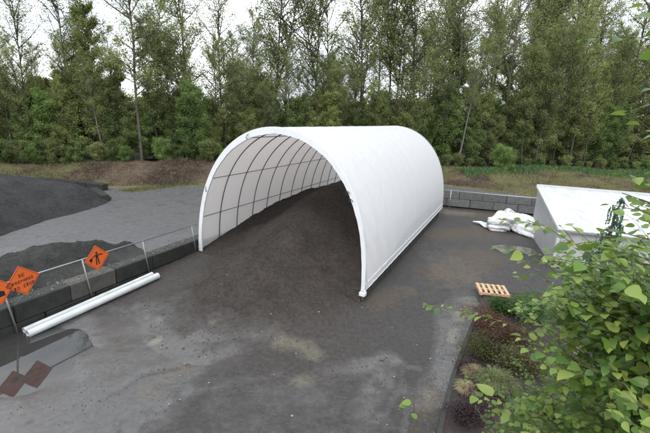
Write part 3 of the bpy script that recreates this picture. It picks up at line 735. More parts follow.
# ------------------------------------------------------------------ shed
def shed():
    r_ = ray(-1100, 51); e = -np.array([r_[0], r_[1], 0])/np.hypot(r_[0], r_[1]); pd = np.array([-e[1], e[0], 0])
    FT = at_z(559, 229, 2.5); W = 9.5; Dp = 6.2; zf = 2.5; zb = 3.68; g = .5
    rt = empty('shed', (FT[0], FT[1], g)); tag(rt, 'grey shed with a white sloping roof behind the leafy branches', 'shed')
    t = NT('grey_shed_wall'); w = t.n('ShaderNodeTexWave'); w.inputs['Scale'].default_value = 1.6; w.bands_direction = 'X'; t.set(w.inputs['Vector'], t.pos())
    t.p(t.ramp(t.noise(2.2, 6, .7), [(.3, (.40, .405, .41)), (.7, (.52, .525, .53))]), .6); t.bump(w.outputs['Fac'], .35, .02); MW = t.m
    t = NT('white_wet_roof_reflection'); mp = t.n('ShaderNodeMapping'); mp.inputs['Rotation'].default_value = (0, 0, .28); mp.inputs['Scale'].default_value = (2.4, .35, 1); t.set(mp.inputs[0], t.pos()); n = t.noise(1.8, 7, .7, mp.outputs[0])
    t.p(t.ramp(n, [(.38, (.72, .75, .77)), (.62, (.42, .46, .46))]), t.mapr(n, .3, .7, .12, .4), spec=.6); t.bump(t.noise(1.2, 3), .15, .03); MRf = t.m  # darker streaks along the slope put the trees' reflection into the roof colour
    T = lambda a, b, z: FT+e*a+pd*b+np.array([0, 0, z-FT[2]])
    V = [T(.06, .06, g-.3), T(W-.06, .06, g-.3), T(W-.06, Dp-.06, g-.3), T(.06, Dp-.06, g-.3), T(.06, .06, zf-.08), T(W-.06, .06, zf-.08), T(W-.06, Dp-.06, zb-.08), T(.06, Dp-.06, zb-.08)]
    reparent(make_mesh('wall', V, [(0,1,5,4),(1,2,6,5),(2,3,7,6),(3,0,4,7),(4,5,6,7)], MW), rt)
    n = 24; V = []; Fc = []
    for i in range(n+1):
        for j in range(7):
            a = W*i/n; b = Dp*j/6; z = zf+(zb-zf)*j/6+.012*math.sin(i*2.1+j); V.append(T(a, b-.02*(j == 0), z))
    m = len(V)
    for i in range(n+1):
        for j in range(7): V.append(V[i*7+j]-np.array([0, 0, .06]))
    for i in range(n):
        for j in range(6): q = i*7+j; Fc += [(q, q+7, q+8, q+1), (m+q, m+q+1, m+q+8, m+q+7)]
        q = i*7; Fc += [(q, m+q, m+q+7, q+7), (q+6, q+13, m+q+13, m+q+6)]
    for j in range(6): Fc += [(j, j+1, m+j+1, m+j), (n*7+j, m+n*7+j, m+n*7+j+1, n*7+j+1)]
    reparent(make_mesh('roof', V, Fc, MRf), rt)
    Mt = simple('pale_trim', (.62, .65, .66), .4, 0, .06); Mg = simple('grey_gutter', (.26, .27, .28), .5, 0, .1)
    mb = MB(); mb.box(T(W/2, -.06, zf-.07), e*(W/2+.03), pd*.05, (0, 0, .055), .01); reparent(mb.build('gutter', Mg), rt)
    mb = MB(); mb.box(T(W/2, Dp+.045, zb+.05), e*(W/2+.03), pd*.04, (0, 0, .09), .01); reparent(mb.build('ridge_cap', Mt), rt)
    mb = MB(); mb.box(T(.03, -.0, (g+zf)/2-.12), e*.07, pd*.07, (0, 0, (zf-g)/2-.02), .01); reparent(mb.build('corner_trim', Mt), rt)
    v0, v1 = T(-.03, 0, zf+.0), T(-.03, Dp, zb+.0)
    mb = MB(); mb.box((v0+v1)/2, e*.025, (v1-v0)/2, (0, 0, .07)); reparent(mb.build('barge_board', Mt), rt)
shed()

# ------------------------------------------------------------------ tarp bundle
def tarp():
    c0 = at_z(472, 222, 0.65); pts = [at_z(473, 221.5, 0.72), at_z(481, 223, 0.70), at_z(487, 226, 0.70), at_z(494, 224, 0.95), at_z(505, 221, 1.15), at_z(514, 222, 1.05), at_z(524, 226, 0.95), at_z(535, 231, 0.90), at_z(546, 235, 0.85)]
    rad = [.05, .12, .18, .55, .78, .68, .72, .70, .6]
    P = []; Rr = []
    n = 90
    for i in range(n+1):
        s = i/n*(len(pts)-1); k = min(int(s), len(pts)-2); f = s-k; f2 = f*f*(3-2*f); P.append(pts[k]*(1-f)+pts[k+1]*f); Rr.append(rad[k]*(1-f2)+rad[k+1]*f2)
    V = []; m = 64
    for i in range(n+1):
        t = P[min(i+1, n)]-P[max(i-1, 0)]; t /= np.linalg.norm(t); u = np.cross(t, [0, 0, 1.]); u /= np.linalg.norm(u); v = np.cross(u, t)
        for j in range(m):
            a = 2*pi*j/m; fold = 1+.22*math.sin(3*a+i*.13)+.30*float(vnoise(3*math.cos(a)+i*.09, 3*math.sin(a)-i*.05, 51, 4, 1.1))+.16*abs(math.sin(5*a+i*.22+2*math.sin(i*.13)))-.22*abs(float(vnoise(5*math.cos(a)+i*.2, 5*math.sin(a)+i*.13, 53, 3, 1.3)))*2
            q = P[i]+Rr[i]*fold*(u*math.cos(a)+v*math.sin(a)*.8); q[2] = max(q[2], float(base_z(q[0], q[1]))+.01+.01*math.sin(j)); V.append(q)
    Fc = [(i*m+j, i*m+(j+1) % m, (i+1)*m+(j+1) % m, (i+1)*m+j) for i in range(n) for j in range(m)]+[tuple(range(m))[::-1], tuple(n*m+j for j in range(m))]
    o = make_mesh('tarp_bundle', V, Fc, M_tarp, smooth=True, loc=(pts[4][0], pts[4][1], .4)); tag(o, 'crumpled bundle of white tarp on the wet ground beside the grey shed', 'tarp')
    # lump standing up from the bundle
    V = []; c = at_z(509, 209, 1.95); b = at_z(507, 219, 1.10)
    for i in range(15):
        f = i/14; q0 = b*(1-f)+c*f; r = .5*(1-f)**.45*(1-.2*f)+.09*(1-f)+.03
        for j in range(28):
            a = 2*pi*j/28; k = 1+.35*math.sin(3*a+f*3)+.2*math.sin(7*a-f*5); V.append(q0+np.array([r*k*math.cos(a), r*k*math.sin(a), .05*math.sin(5*a)]))
    Fc = [(i*28+j, i*28+(j+1) % 28, (i+1)*28+(j+1) % 28, (i+1)*28+j) for i in range(14) for j in range(28)]+[tuple(14*28+j for j in range(28))]
    k = make_mesh('tarp_fold', V, Fc, M_tarp, smooth=True); reparent(k, o)
tarp()

# ------------------------------------------------------------------ pallet
def pallet():
    Mw = simple('raw_pallet_wood', (.62, .42, .25), .7, 0, .25, 9, .2)
    c = at_z(492, 291, .65); rt = empty('pallet', (c[0], c[1], .57)); tag(rt, 'small pale wooden pallet lying at the corner of the planting bed', 'pallet')
    ux = np.array([.985, -.17, .0]); uy = np.array([.17, .985, 0.]); uz = np.array([0, 0, 1.])
    w, d = .60, .50
    for k in range(6):
        mb = MB(); mb.box(c+ux*(-w+.07+k*(2*w-.14)/5)+uz*.10, ux*.055, uy*d, uz*.009, .003); reparent(mb.build('deck_board', Mw), rt)
    for k in (-1, 0, 1):
        mb = MB(); mb.box(c+uy*k*(d-.04)+uz*.045, ux*w, uy*.03, uz*.044, .003); reparent(mb.build('stringer', Mw), rt)
        mb = MB(); mb.box(c+ux*k*(w-.07)-uz*.01, ux*.05, uy*d, uz*.009, .003); reparent(mb.build('bottom_board', Mw), rt)
pallet()

# ------------------------------------------------------------------ planting bed and kerb
def bed():
    t = NT('bark_mulch'); md = t.noise(9, 7, .75)
    t.p(t.ramp(md, [(.3, (.018, .012, .010)), (.55, (.045, .030, .027)), (.75, (.10, .065, .05))]), .9); t.bump(md, .8, .05)
    xs = np.arange(0, 14, .18); ys = np.arange(-10, 15.7, .18); X, Y = np.meshgrid(xs, ys, indexing='ij'); X = X+kerb_x(Y)
    Z = base_z(X, Y)+.11+.25*sstep(0, 2.5, X-kerb_x(Y))*sstep(15.6, 13.5, Y)+vnoise(X, Y, 61, 4, 1.5)*.16
    n1, n2 = X.shape; i, j = np.meshgrid(np.arange(n1-1), np.arange(n2-1), indexing='ij'); a = (i*n2+j).ravel()
    o = make_mesh('planting_bed', np.stack([X, Y, Z], -1).reshape(-1, 3), np.stack([a, a+n2, a+n2+1, a+1], -1), t.m, smooth=True); tag(o, kind='structure')
    Mk = concrete_mat('dark_kerb', (.03, .03, .03), (.075, .073, .07))
    V = []; 
    ys = np.arange(-4, 15.4, .25)
    for y in ys:
        x = float(kerb_x(y)); z = float(base_z(x, y)); 
        for dx, dz in ((-.09, -.1), (-.085, .10), (-.06, .13), (.05, .13), (.07, .10), (.07, -.1)): V.append((x+dx, y, z+dz+.006*math.sin(y*5)))
    Fc = [(i*6+j, i*6+j+1, (i+1)*6+j+1, (i+1)*6+j) for i in range(len(ys)-1) for j in range(5)]
    o = make_mesh('kerb', V, Fc, Mk); tag(o, kind='structure')
bed()
def bed_z(x, y): return float(base_z(x, y))+.11+.25*float(sstep(0, 2.5, x-kerb_x(y)))*float(sstep(15.6, 13.5, y))

# ------------------------------------------------------------------ foliage machinery
LEAF4 = np.array([(-.5, 0, 0), (0, -.28, .06), (.5, 0, 0), (0, .28, .06)])
def rand_rot(n, rs, upbias=0.0):
    N = rs.normal(0, 1, (n, 3)); N[:, 2] += upbias; N /= np.linalg.norm(N, axis=1)[:, None]+1e-9
    T_ = rs.normal(0, 1, (n, 3)); T_ -= (T_*N).sum(1)[:, None]*N; T_ /= np.linalg.norm(T_, axis=1)[:, None]+1e-9
    return T_, np.cross(N, T_), N
def leaves_mesh(name, C, size, mat, rs, parent=None, upbias=.6, tmpl=LEAF4, axes=None, loc=None):
    n = len(C); T_, B_, N = rand_rot(n, rs, upbias) if axes is None else axes
    s = (size*rs.uniform(.6, 1.35, n))[:, None, None] if np.isscalar(size) else size[:, None, None]
    V = C[:, None, :]+s*(tmpl[None, :, 0:1]*T_[:, None]+tmpl[None, :, 1:2]*B_[:, None]+tmpl[None, :, 2:3]*N[:, None])
    k = len(tmpl); Fc = np.arange(n*k).reshape(n, k) if k == 4 else None
    return make_mesh(name, V.reshape(-1, 3), Fc, mat, parent, loc=loc)
def skeleton(H, cb, spread, nl, rs, fork=False, lean=0, up=.75, trunk_r=.2, bare=False):
    """returns wood MB and twig points (for leaves)"""
    mb = MB(); tips = []
    stems = []
    def stem(P0, d0, L, r0, wob):
        n = 9; P = [P0]; d = d0/np.linalg.norm(d0)
        for i in range(n):
            d = d+rs.normal(0, wob, 3); d[2] += .04; d /= np.linalg.norm(d); P.append(P[-1]+d*L/n)
        mb.tube(P, [r0*(1-.88*(i/n)**.9) for i in range(n+1)], 6, False); return P
    d0 = np.array([lean, rs.normal(0, .02), 1.])
    tr = [stem(np.array([0, 0, -.3]), d0, H*(.97 if not fork else .92), trunk_r, .035)]
    if fork:
        k = int(rs.randint(3, 5)); b = tr[0][k]; tr.append(stem(b, np.array([rs.choice([-1, 1])*.28, rs.normal(0, .1), 1]), H*(1-k/9)*.9, trunk_r*.6, .04))
    for T_ in tr:
        T_ = np.array(T_); hs = T_[:, 2]
        for q in range(nl if T_ is tr[0] or True else nl//2):
            f = (q+rs.rand())/nl; z = H*(cb+(1-cb)*f*.97)
            if z < hs[1] or z > hs[-1]: continue
            p = np.array([np.interp(z, hs, T_[:, i]) for i in range(3)]); a = rs.uniform(0, 2*pi)
            prof = spread*H*(math.sin(pi*min(1, (.18+.82*f)**.8))**.7*.85+.12)*rs.uniform(.6, 1.15)
            elev = up*(.5+.5*f)*rs.uniform(.7, 1.3); d = np.array([math.cos(a), math.sin(a), elev])
            n = 5; P = [p]; dd = d/np.linalg.norm(d)
            L = prof*math.hypot(1, elev)
            for i in range(n): dd = dd+rs.normal(0, .10, 3)+np.array([0, 0, .06]); dd /= np.linalg.norm(dd); P.append(P[-1]+dd*L/n)
            r0 = .015+.018*L*.72; mb.tube(P, [r0*(1-.85*i/n) for i in range(n+1)], 4, False)
            for i in range(1, n+1):
                for w in range(3 if i > 1 else 1):
                    a2 = rs.normal(0, 1, 3); a2[2] = abs(a2[2])*.6+.1; a2 /= np.linalg.norm(a2); l2 = L*.30*rs.uniform(.5, 1.2)*(1.2-i/n*.5)
                    e = P[i]+a2*l2; mb.tube([P[i], (P[i]+e)/2+rs.normal(0, .05*l2, 3), e], [r0*.42, r0*.28, .008], 3, False)
                    tips.append((P[i]*.5+e*.5, l2*.35)); tips.append((e, l2*.4))
            tips.append((P[-1], .3))
    return mb, tips
def make_tree(name, H, cb, spread, nl, dens, ls, seed, leafmat, barkmat, fork=False, up=.75, tr=.18, lean=0, low=0):
    rs = np.random.RandomState(seed); mb, tips = skeleton(H, cb, spread, nl, rs, fork, lean, up, tr)
    root = empty(name, (0, 0, 0)); t = mb.build('trunk', barkmat, root, smooth=True)
    C = []
    for p, r in tips:
        if rs.rand() < .12: continue
        k = max(1, int(dens*1.1*rs.uniform(.2, 1.8))); C.append(p+rs.normal(0, 1, (k, 3))*(r*.62+.07))
    C = np.concatenate(C); C = C[C[:, 2] > .1]
    leaves_mesh('crown', C, ls, leafmat, rs, root)
    return root
def copy_tree(o):
    c = o.copy(); col.objects.link(c)
    for ch in list(o.children):
        d = ch.copy(); d.parent = c; col.objects.link(d)
    return c
used = {}
def place(proto_, x, y, s=1, rz=None, lab=None, cat='tree', group=None, sz=None, tilt=(0, 0)):
    o = proto_ if proto_.name not in used else copy_tree(proto_); used[proto_.name] = 1
    rz = rnd.uniform(0, 6.28) if rz is None else rz
    o.location = (x, y, float(base_z(x, y))-.05)
    o.rotation_mode = 'XYZ'; Rm = Matrix.Rotation(tilt[0], 4, 'Y')@Matrix.Rotation(tilt[1], 4, 'X')@Matrix.Rotation(rz, 4, 'Z'); o.rotation_euler = Rm.to_euler()
    o.scale = (s, s, sz or s); tag(o, lab, cat, group); return o

# prototypes
T_tall = [make_tree('deciduous_tree', 25, .26, .16, 44, 10, .19, 100+i, [M_leaf_a, M_leaf_c, M_leaf_a][i], M_bark, fork=(i == 1), up=1.1, tr=.20) for i in range(3)]
T_sparse = [make_tree('deciduous_tree', 22, .30, .17, 38, 7, .17, 120+i, M_leaf_c if i else M_leaf_a, M_bark, fork=(i == 1), up=1.3, tr=.15) for i in range(2)]
T_pale = [make_tree('deciduous_tree', 27, .42, .15, 34, 8, .18, 140+i, M_leaf_a, M_bark_light, fork=(i == 1), up=1.0, tr=.24) for i in range(2)]
T_front = make_tree('deciduous_tree', 27, .24, .145, 64, 11, .18, 150, M_leaf_a, simple('pale_grey_bark', (.115, .105, .085), .85, 0, .4, 2.5, .4), up=1.0, tr=.17)
T_dense = [make_tree('deciduous_tree', 15, .14, .17, 46, 20, .17, 160+i, [M_leaf_b, M_leaf_a, M_leaf_d][i], M_bark, up=.8, tr=.12) for i in range(3)]
T_under = [make_tree('understorey_tree', 9, .05, .22, 38, 24, .15, 180+i, [M_leaf_b, M_leaf_a, M_leaf_d, M_leaf_c][i], M_bark, fork=True, up=.7, tr=.08) for i in range(4)]
T_bush = [make_tree('bush', 3.2, .02, .42, 26, 22, .12, 200+i, [M_leaf_b, M_leaf_c, M_leaf_d][i], M_bark, fork=True, up=.7, tr=.04) for i in range(3)]
T_con = make_tree('conifer', 19, .08, .15, 90, 30, .22, 230, M_conifer, M_bark, up=-.12, tr=.16)

def spot(pxx, extra=0):   # point on the forest edge seen in photo column pxx
    r = ray(pxx, 130); r = r/np.hypot(r[0], r[1])
    lo = 20.
    for k in range(400):
        q = r*lo
        if q[1] > forest_edge(q[0])+extra: break
        lo += .25
    return r[0]*lo, r[1]*lo
# individually recognisable front trees: (column, behind edge, proto, scale, label)
fr = [(27, 3, T_sparse[0], .80, 'slender tree with an open round crown against the sky near the top left corner'),
      (73, 4, T_sparse[1], .86, 'open-crowned tree, second from the left of those standing out against the sky'),
      (93, 2, T_dense[1], 1.02, 'narrow leafy tree just left of the tallest left-hand tree'),
      (140, -.5, T_front, 1.0, 'tall tree with a pale lower trunk standing forward on the brown bank'),
      (160, 5, T_tall[0], .85, 'leafy tree close behind and right of the pale-trunked tree on the bank'),
      (196, 5, T_tall[2], 1.0, 'tall dark-trunked tree above the left shoulder of the white shelter'),
      (222, 7, T_sparse[0], 1.0, 'thin tree in the gap between the two tall trees left of the shelter ridge'),
      (272, 2, T_tall[1], 1.06, 'large forked dark tree rising behind the front of the shelter roof'),
      (314, 5, T_sparse[1], 1.15, 'forked open tree above the middle of the shelter ridge'),
      (333, 7, T_sparse[0], 1.1, 'slim leaning tree just right of the middle of the shelter ridge'),
      (361, 3, T_tall[0], 1.03, 'straight dark-trunked tree above the rear half of the shelter'),
      (395, 6, T_sparse[1], 1.15, 'thin pale-leaved tree above the rear end of the shelter ridge'),
      (418, 2, T_tall[2], 1.08, 'broad-crowned olive tree just right of the shelter\'s rear end'),
      (455, 6, T_pale[1], 1.0, 'tree with high crown between the broad olive tree and the double pale trunk'),
      (505, 3, T_pale[1], 1.12, 'tall double pale-trunked tree right of centre above the grassy bank'),
      (528, 8, T_tall[1], 1.05, 'dark forked tree right behind the double pale trunk'),
      (562, 6, T_tall[0], 1.1, 'tall leafy tree above the grey shed\'s left corner'),
      (590, 9, T_pale[0], 1.1, 'slim bare-stemmed tree above the middle of the shed roof'),
      (626, 4, T_tall[2], 1.18, 'stout dark-trunked tree near the right edge behind the shed')]
for (c, e, pr_, s, lab) in fr:
    x, y = spot(c, e); place(pr_, x, y, s, None, lab, 'tree', None, tilt=(-.06*max(0, (c-325)/325), 0))
G1 = 'tall trees standing deeper in the wood'
for row, (e0, step) in enumerate(((9, 22), (15, 19), (22, 20))):
    c = -15+row*7
    while c < 690:
        x, y = spot(min(max(c, -60), 700), e0+rnd.uniform(-2, 2)); right = c > 400
        pool = T_tall+T_pale+T_sparse+T_dense if right else T_sparse+T_sparse+T_pale+T_tall[:1]
        pr_ = rnd.choice(pool); s = rnd.uniform(.75, 1.0) if not right else rnd.uniform(.95, 1.25)
        if c < 130: s *= .60
        elif c < 345: s *= .74
        if c < 345 and rnd.random() < .55: c += step*.8; continue
        if c >= 480 and rnd.random() < .22: c += step*.8; continue
        if 345 <= c < 480 and rnd.random() < .6: c += step*.8; continue
        if c < 400 and pr_ in T_dense: s *= .95
        place(pr_, x, y, s, None, 'slim-stemmed woodland tree standing among others behind the front row of trees', 'tree', G1)
        c += step*rnd.uniform(.7, 1.3)
G2 = 'low leafy trees filling the edge of the wood'
c = -25
while c < 690:
    for e in (1.0, 4.5):
        x, y = spot(c+rnd.uniform(-8, 8), e+rnd.uniform(-.6, 1.2)); pr_ = rnd.choice(T_under if c < 420 else T_under+[T_under[2], T_under[3]])
        place(pr_, x, y, rnd.uniform(.62, 1.08)*(1.15 if c > 430 else 1), None, 'low leafy understorey tree at the edge of the wood, below the tall crowns', 'small tree', G2)
    c += rnd.uniform(11, 16)
G4 = 'slim young trees along the front of the wood'
c = -6
while c < 660:
    if abs(c-140) > 12 and abs(c-505) > 10:
        x, y = spot(c, rnd.uniform(-.6, 1.6)); pr_ = rnd.choice(T_sparse+T_tall+[T_pale[0]])
        k = .42 if c < 130 else .5 if c < 420 else .66
        place(pr_, x, y, k*rnd.uniform(.8, 1.2), None, 'slim young tree with a visible dark stem along the front of the wood', 'tree', G4, tilt=(rnd.gauss(0, .05), rnd.gauss(0, .04)))
    c += rnd.uniform(11, 21)
x, y = spot(196, -1.2); place(T_under[0], x, y, .95, None, 'bright green bushy tree left of the shelter, foremost at the wood\'s edge', 'small tree')
for c, e, s, lab in ((122, 8, .6, 'dark conifer in the wood left of the pale-trunked tree'), (232, 12, .62, 'dark conifer showing behind the trees just left of the shelter ridge'), (-4, 9, .65, 'dark conifer at the left edge of the wood')):
    x, y = spot(c, e); place(T_con, x, y, s, None, lab, 'conifer')
x, y = spot(508, -3.2); place(T_bush[0], x, y, 1.0, None, 'yellow-green bush alone on the grassy bank right of the shelter', 'bush')
G3 = 'bushes along the foot of the wood'
c = -10
while c < 680:
    x, y = spot(c, rnd.uniform(-1.3, -.2)); pr_ = rnd.choice(T_bush)
    if not (485 < c < 530) and not (125 < c < 160): place(pr_, x, y, rnd.uniform(.45, .85)*(1 if c < 260 else .7), None, 'low bush at the foot of the trees where the bank meets the wood', 'bush', G3)
    c += rnd.uniform(9, 15)

# far wood as one mass
rs = np.random.RandomState(5); C = []
n = 150000; cx_ = rs.uniform(-60, 720, n); ex = 26+rs.uniform(0, 14, n); h = rs.rand(n)**.9
rr = np.array([ray(a, 130) for a in np.linspace(-60, 720, 400)]); rr = rr[:, :2]/np.hypot(rr[:, 0], rr[:, 1])[:, None]
Lk = []
for k in range(400):
    lo = 20.
    while lo*rr[k, 1] < forest_edge(lo*rr[k, 0]) and lo < 140: lo += .3
    Lk.append(lo)
Lk = np.array(Lk); ii = ((cx_+60)/780*399).astype(int); L_ = Lk[ii]+ex
X, Y = rr[ii, 0]*L_+rs.normal(0, .3, n), rr[ii, 1]*L_+rs.normal(0, .3, n)
top = np.interp(cx_, [-60, 60, 150, 300, 420, 480, 560, 650, 720], [7, 7, 8, 7.5, 9, 12.5, 15.5, 17, 18])*(1+.75*vnoise(X, Y, 15, 3, .22))
Z = 1.5+h*top
leaves_mesh('woodland', np.stack([X, Y, Z], -1), .30, M_leaf_d, rs); tag(bpy.data.objects['woodland'], 'dense far part of the wood closing the view between the trunks', 'woodland', kind='stuff')

# bank vegetation: grass blades and dead brush as ground cover
def blades(name, X, Y, Z, h, w, mat, rs, lean=.5):
    n = len(X); a = rs.uniform(0, 2*pi, n); hh = h*rs.uniform(.5, 1.4, n); dx = np.cos(a)*w; dy = np.sin(a)*w; lx = rs.normal(0, lean, n)*hh; ly = rs.normal(0, lean, n)*hh
    V = np.stack([np.stack([X-dx, Y-dy, Z], -1), np.stack([X+dx, Y+dy, Z], -1), np.stack([X+lx*.5+dx*.6, Y+ly*.5+dy*.6, Z+hh*.65], -1), np.stack([X+lx, Y+ly, Z+hh], -1)], 1)
    return make_mesh(name, V.reshape(-1, 3), np.arange(n*4).reshape(n, 4), mat)
M_grass = foliage('bank_grass', (.11, .125, .050), (.30, .285, .14), .25, .35, K=.78)
M_grass_g = foliage('green_bank_plants', (.07, .12, .05), (.14, .26, .09), .25, .6, K=.78)
M_dead = foliage('dead_bracken', (.085, .062, .048), (.25, .19, .135), .1, .8, K=.78)
n = 150000; rs = np.random.RandomState(31); X = rs.uniform(-50, 60, n); fe = forest_edge(X); Y = toe(X)+(fe-toe(X)+.3)*rs.rand(n)
k = (np.clip(.35+.9*np.exp(-((X+14)/7.)**2)+.55*np.exp(-((X-12)/5.)**2)+2.6*vnoise(X, Y, 9, 3, .45), 0, 1) < rs.rand(n)*.7+.15); Xg, Yg = X[k], Y[k]
tag(blades('bank_grass', Xg, Yg, base_z(Xg, Yg), .34*np.clip(vnoise(Xg, Yg, 72, 3, .6)+.55, .15, 1), .024, M_grass, rs, .35), 'rough yellowish grass on the bank below the wood', 'grass', kind='stuff')
Xd, Yd = X[~k], Y[~k]; q = Yd > toe(Xd)+1.2; hd = vnoise(Xd, Yd, 71, 3, .5)+.5; q &= hd > rs.rand(len(hd))*.5; Xd, Yd, hd = Xd[q], Yd[q], hd[q]
tag(blades('dead_brush', Xd, Yd, base_z(Xd, Yd), .45*hd**1.3, .016, M_dead, rs, .6), 'brown dead brush and brambles on the bank', 'brush', kind='stuff')
n = 16000; X = rs.uniform(16, 62, n); Y = forest_edge(X)-3.6+1.3*np.sin(X*.28)+rs.normal(0, .9, n)
tag(blades('green_ground_cover', X, Y, base_z(X, Y), .42, .05, M_grass_g, rs, .4), 'band of fresh green plants across the right bank', 'ground cover', kind='stuff')
n = 2600; s_ = rs.rand(n); a_ = np.array(px(128, 191, .55)); b_ = np.array(px(186, 184, .55)); X = a_[0]+(b_[0]-a_[0])*s_+rs.normal(0, .45, n); Y = a_[1]+(b_[1]-a_[1])*s_+rs.normal(0, .45, n)
tag(blades('grass_strip', X, Y, base_z(X, Y), .10, .03, M_grass, rs), 'thin strip of grass on the gravel in front of the brown bank', 'grass', kind='stuff')

# ------------------------------------------------------------------ bed plants
M_red = foliage('reddish_shrub_leaf', (.050, .040, .022), (.20, .095, .07), .3, 3.0, K=.85)
M_olive = foliage('mixed_shrub_leaf', (.035, .055, .018), (.13, .12, .045), .3, 3.5, K=.85)
M_purple = foliage('dark_purple_leaf', (.018, .012, .014), (.075, .042, .05), .2, 4.0, K=.85)
M_shrubg = foliage('green_shrub_leaf', (.030, .065, .018), (.10, .20, .055), .3, 3.5, K=.85)
M_straw = foliage('straw_grass', (.17, .14, .075), (.40, .34, .20), .2, 5.0, K=.85)
M_tuftg = foliage('green_tuft_grass', (.10, .12, .05), (.27, .29, .13), .2, 5.0, K=.85)
def low_shrub(name, pc, rx_, ry_, h, n, ls, mat, seed, label, cat='shrub', group=None):
    rs = np.random.RandomState(seed); c = at_z(*pc, .75); z = bed_z(c[0], c[1]); root = empty(name, (c[0], c[1], z)); tag(root, label, cat, group)
    m = 16; cl = rs.normal(0, .42, (m, 3)); C = []
    for q in cl:
        k = n//m; u = rs.normal(0, 1, (k, 3)); u /= np.linalg.norm(u, axis=1)[:, None]; C.append(q*np.array([rx_, ry_, 0])+np.array([0, 0, h*.50*rs.uniform(.6, 1.25)])+u*np.array([rx_*.45, ry_*.45, h*.48])*rs.uniform(.55, 1, (k, 1)))
    C = np.concatenate(C); C = C[C[:, 2] > .01]
    mb = MB()
    for k in range(26):
        q = C[rs.randint(len(C))]; mb.tube([(rs.normal(0, .08), rs.normal(0, .08), -.05), (q[0]*.5, q[1]*.5, q[2]*.6), tuple(q)], [.014, .009, .004], 4, False)
    st = mb.build('stems', M_twig, root); leaves_mesh('foliage', C, ls, mat, rs, root, .9)
    return root
low_shrub('shrub', (503, 311), .6, .5, .6, 4600, .055, M_shrubg, 1, 'compact green shrub beside the wooden pallet')
low_shrub('shrub', (492, 327), .8, .7, .75, 6000, .05, M_red, 2, 'reddish brown shrub next to the green shrub by the pallet')
low_shrub('shrub', (483, 347), .7, .65, .6, 5000, .048, M_olive, 3, 'olive and rust coloured shrub against the kerb, mid bed')
low_shrub('shrub', (508, 345), .75, .7, .75, 5200, .05, M_red, 4, 'dull red shrub right of the olive one, partly under the leafy branches')
low_shrub('shrub', (468, 412), .55, .5, .3, 2600, .045, M_purple, 5, 'dark purple creeping shrub at the bottom of the bed')
low_shrub('shrub', (490, 392), .5, .45, .35, 2200, .045, M_purple, 6, 'dark purple creeping shrub behind the green grass tuft')
low_shrub('shrub', (478, 366), .5, .4, .3, 1800, .045, M_purple, 7, 'low dark shrub between the rust shrubs and the straw tufts')
low_shrub('shrub', (530, 318), .9, .8, .9, 5200, .06, M_shrubg, 8, 'green shrub at the back of the bed, half hidden by branches')
low_shrub('shrub', (520, 372), .8, .7, .7, 4500, .06, M_olive, 9, 'mixed olive shrub under the hanging leafy branches')
def tuft(pc, r, h, n, mat, seed, label):
    rs = np.random.RandomState(seed); c = at_z(*pc, .65); z = bed_z(c[0], c[1]); a = rs.uniform(0, 2*pi, n); q = np.sqrt(rs.rand(n))*r*.45
    V = []; Fc = []
    for i in range(n):
        L = h*rs.uniform(.6, 1.25); d = np.array([math.cos(a[i]), math.sin(a[i]), 0]); s = np.array([-d[1], d[0], 0])*.006; b = np.array([0, 0, 0.])+d*q[i]*.6; out = rs.uniform(.4, 1.1)*r
        P = [b, b+d*out*.35+np.array([0, 0, L*.6]), b+d*out*.75+np.array([0, 0, L*.8]), b+d*out*1.1+np.array([0, 0, L*.55])]
        k = len(V)
        for j, p_ in enumerate(P): w = (1, .9, .6, .15)[j]; V += [p_-s*w, p_+s*w]
        Fc += [(k+2*j, k+2*j+1, k+2*j+3, k+2*j+2) for j in range(3)]
    o = make_mesh('grass_tuft', V, Fc, mat); o.location = (c[0], c[1], z); tag(o, label, 'grass tuft')
tuft((474, 374), .30, .28, 900, M_straw, 1, 'small straw-coloured grass tuft, farther of the two by the kerb')
tuft((467, 388), .28, .22, 700, M_straw, 2, 'flattened straw-coloured grass tuft, nearer of the two by the kerb')
tuft((496, 388), .48, .42, 1600, M_tuftg, 3, 'rounded green grass tuft beside the straw-coloured tufts')

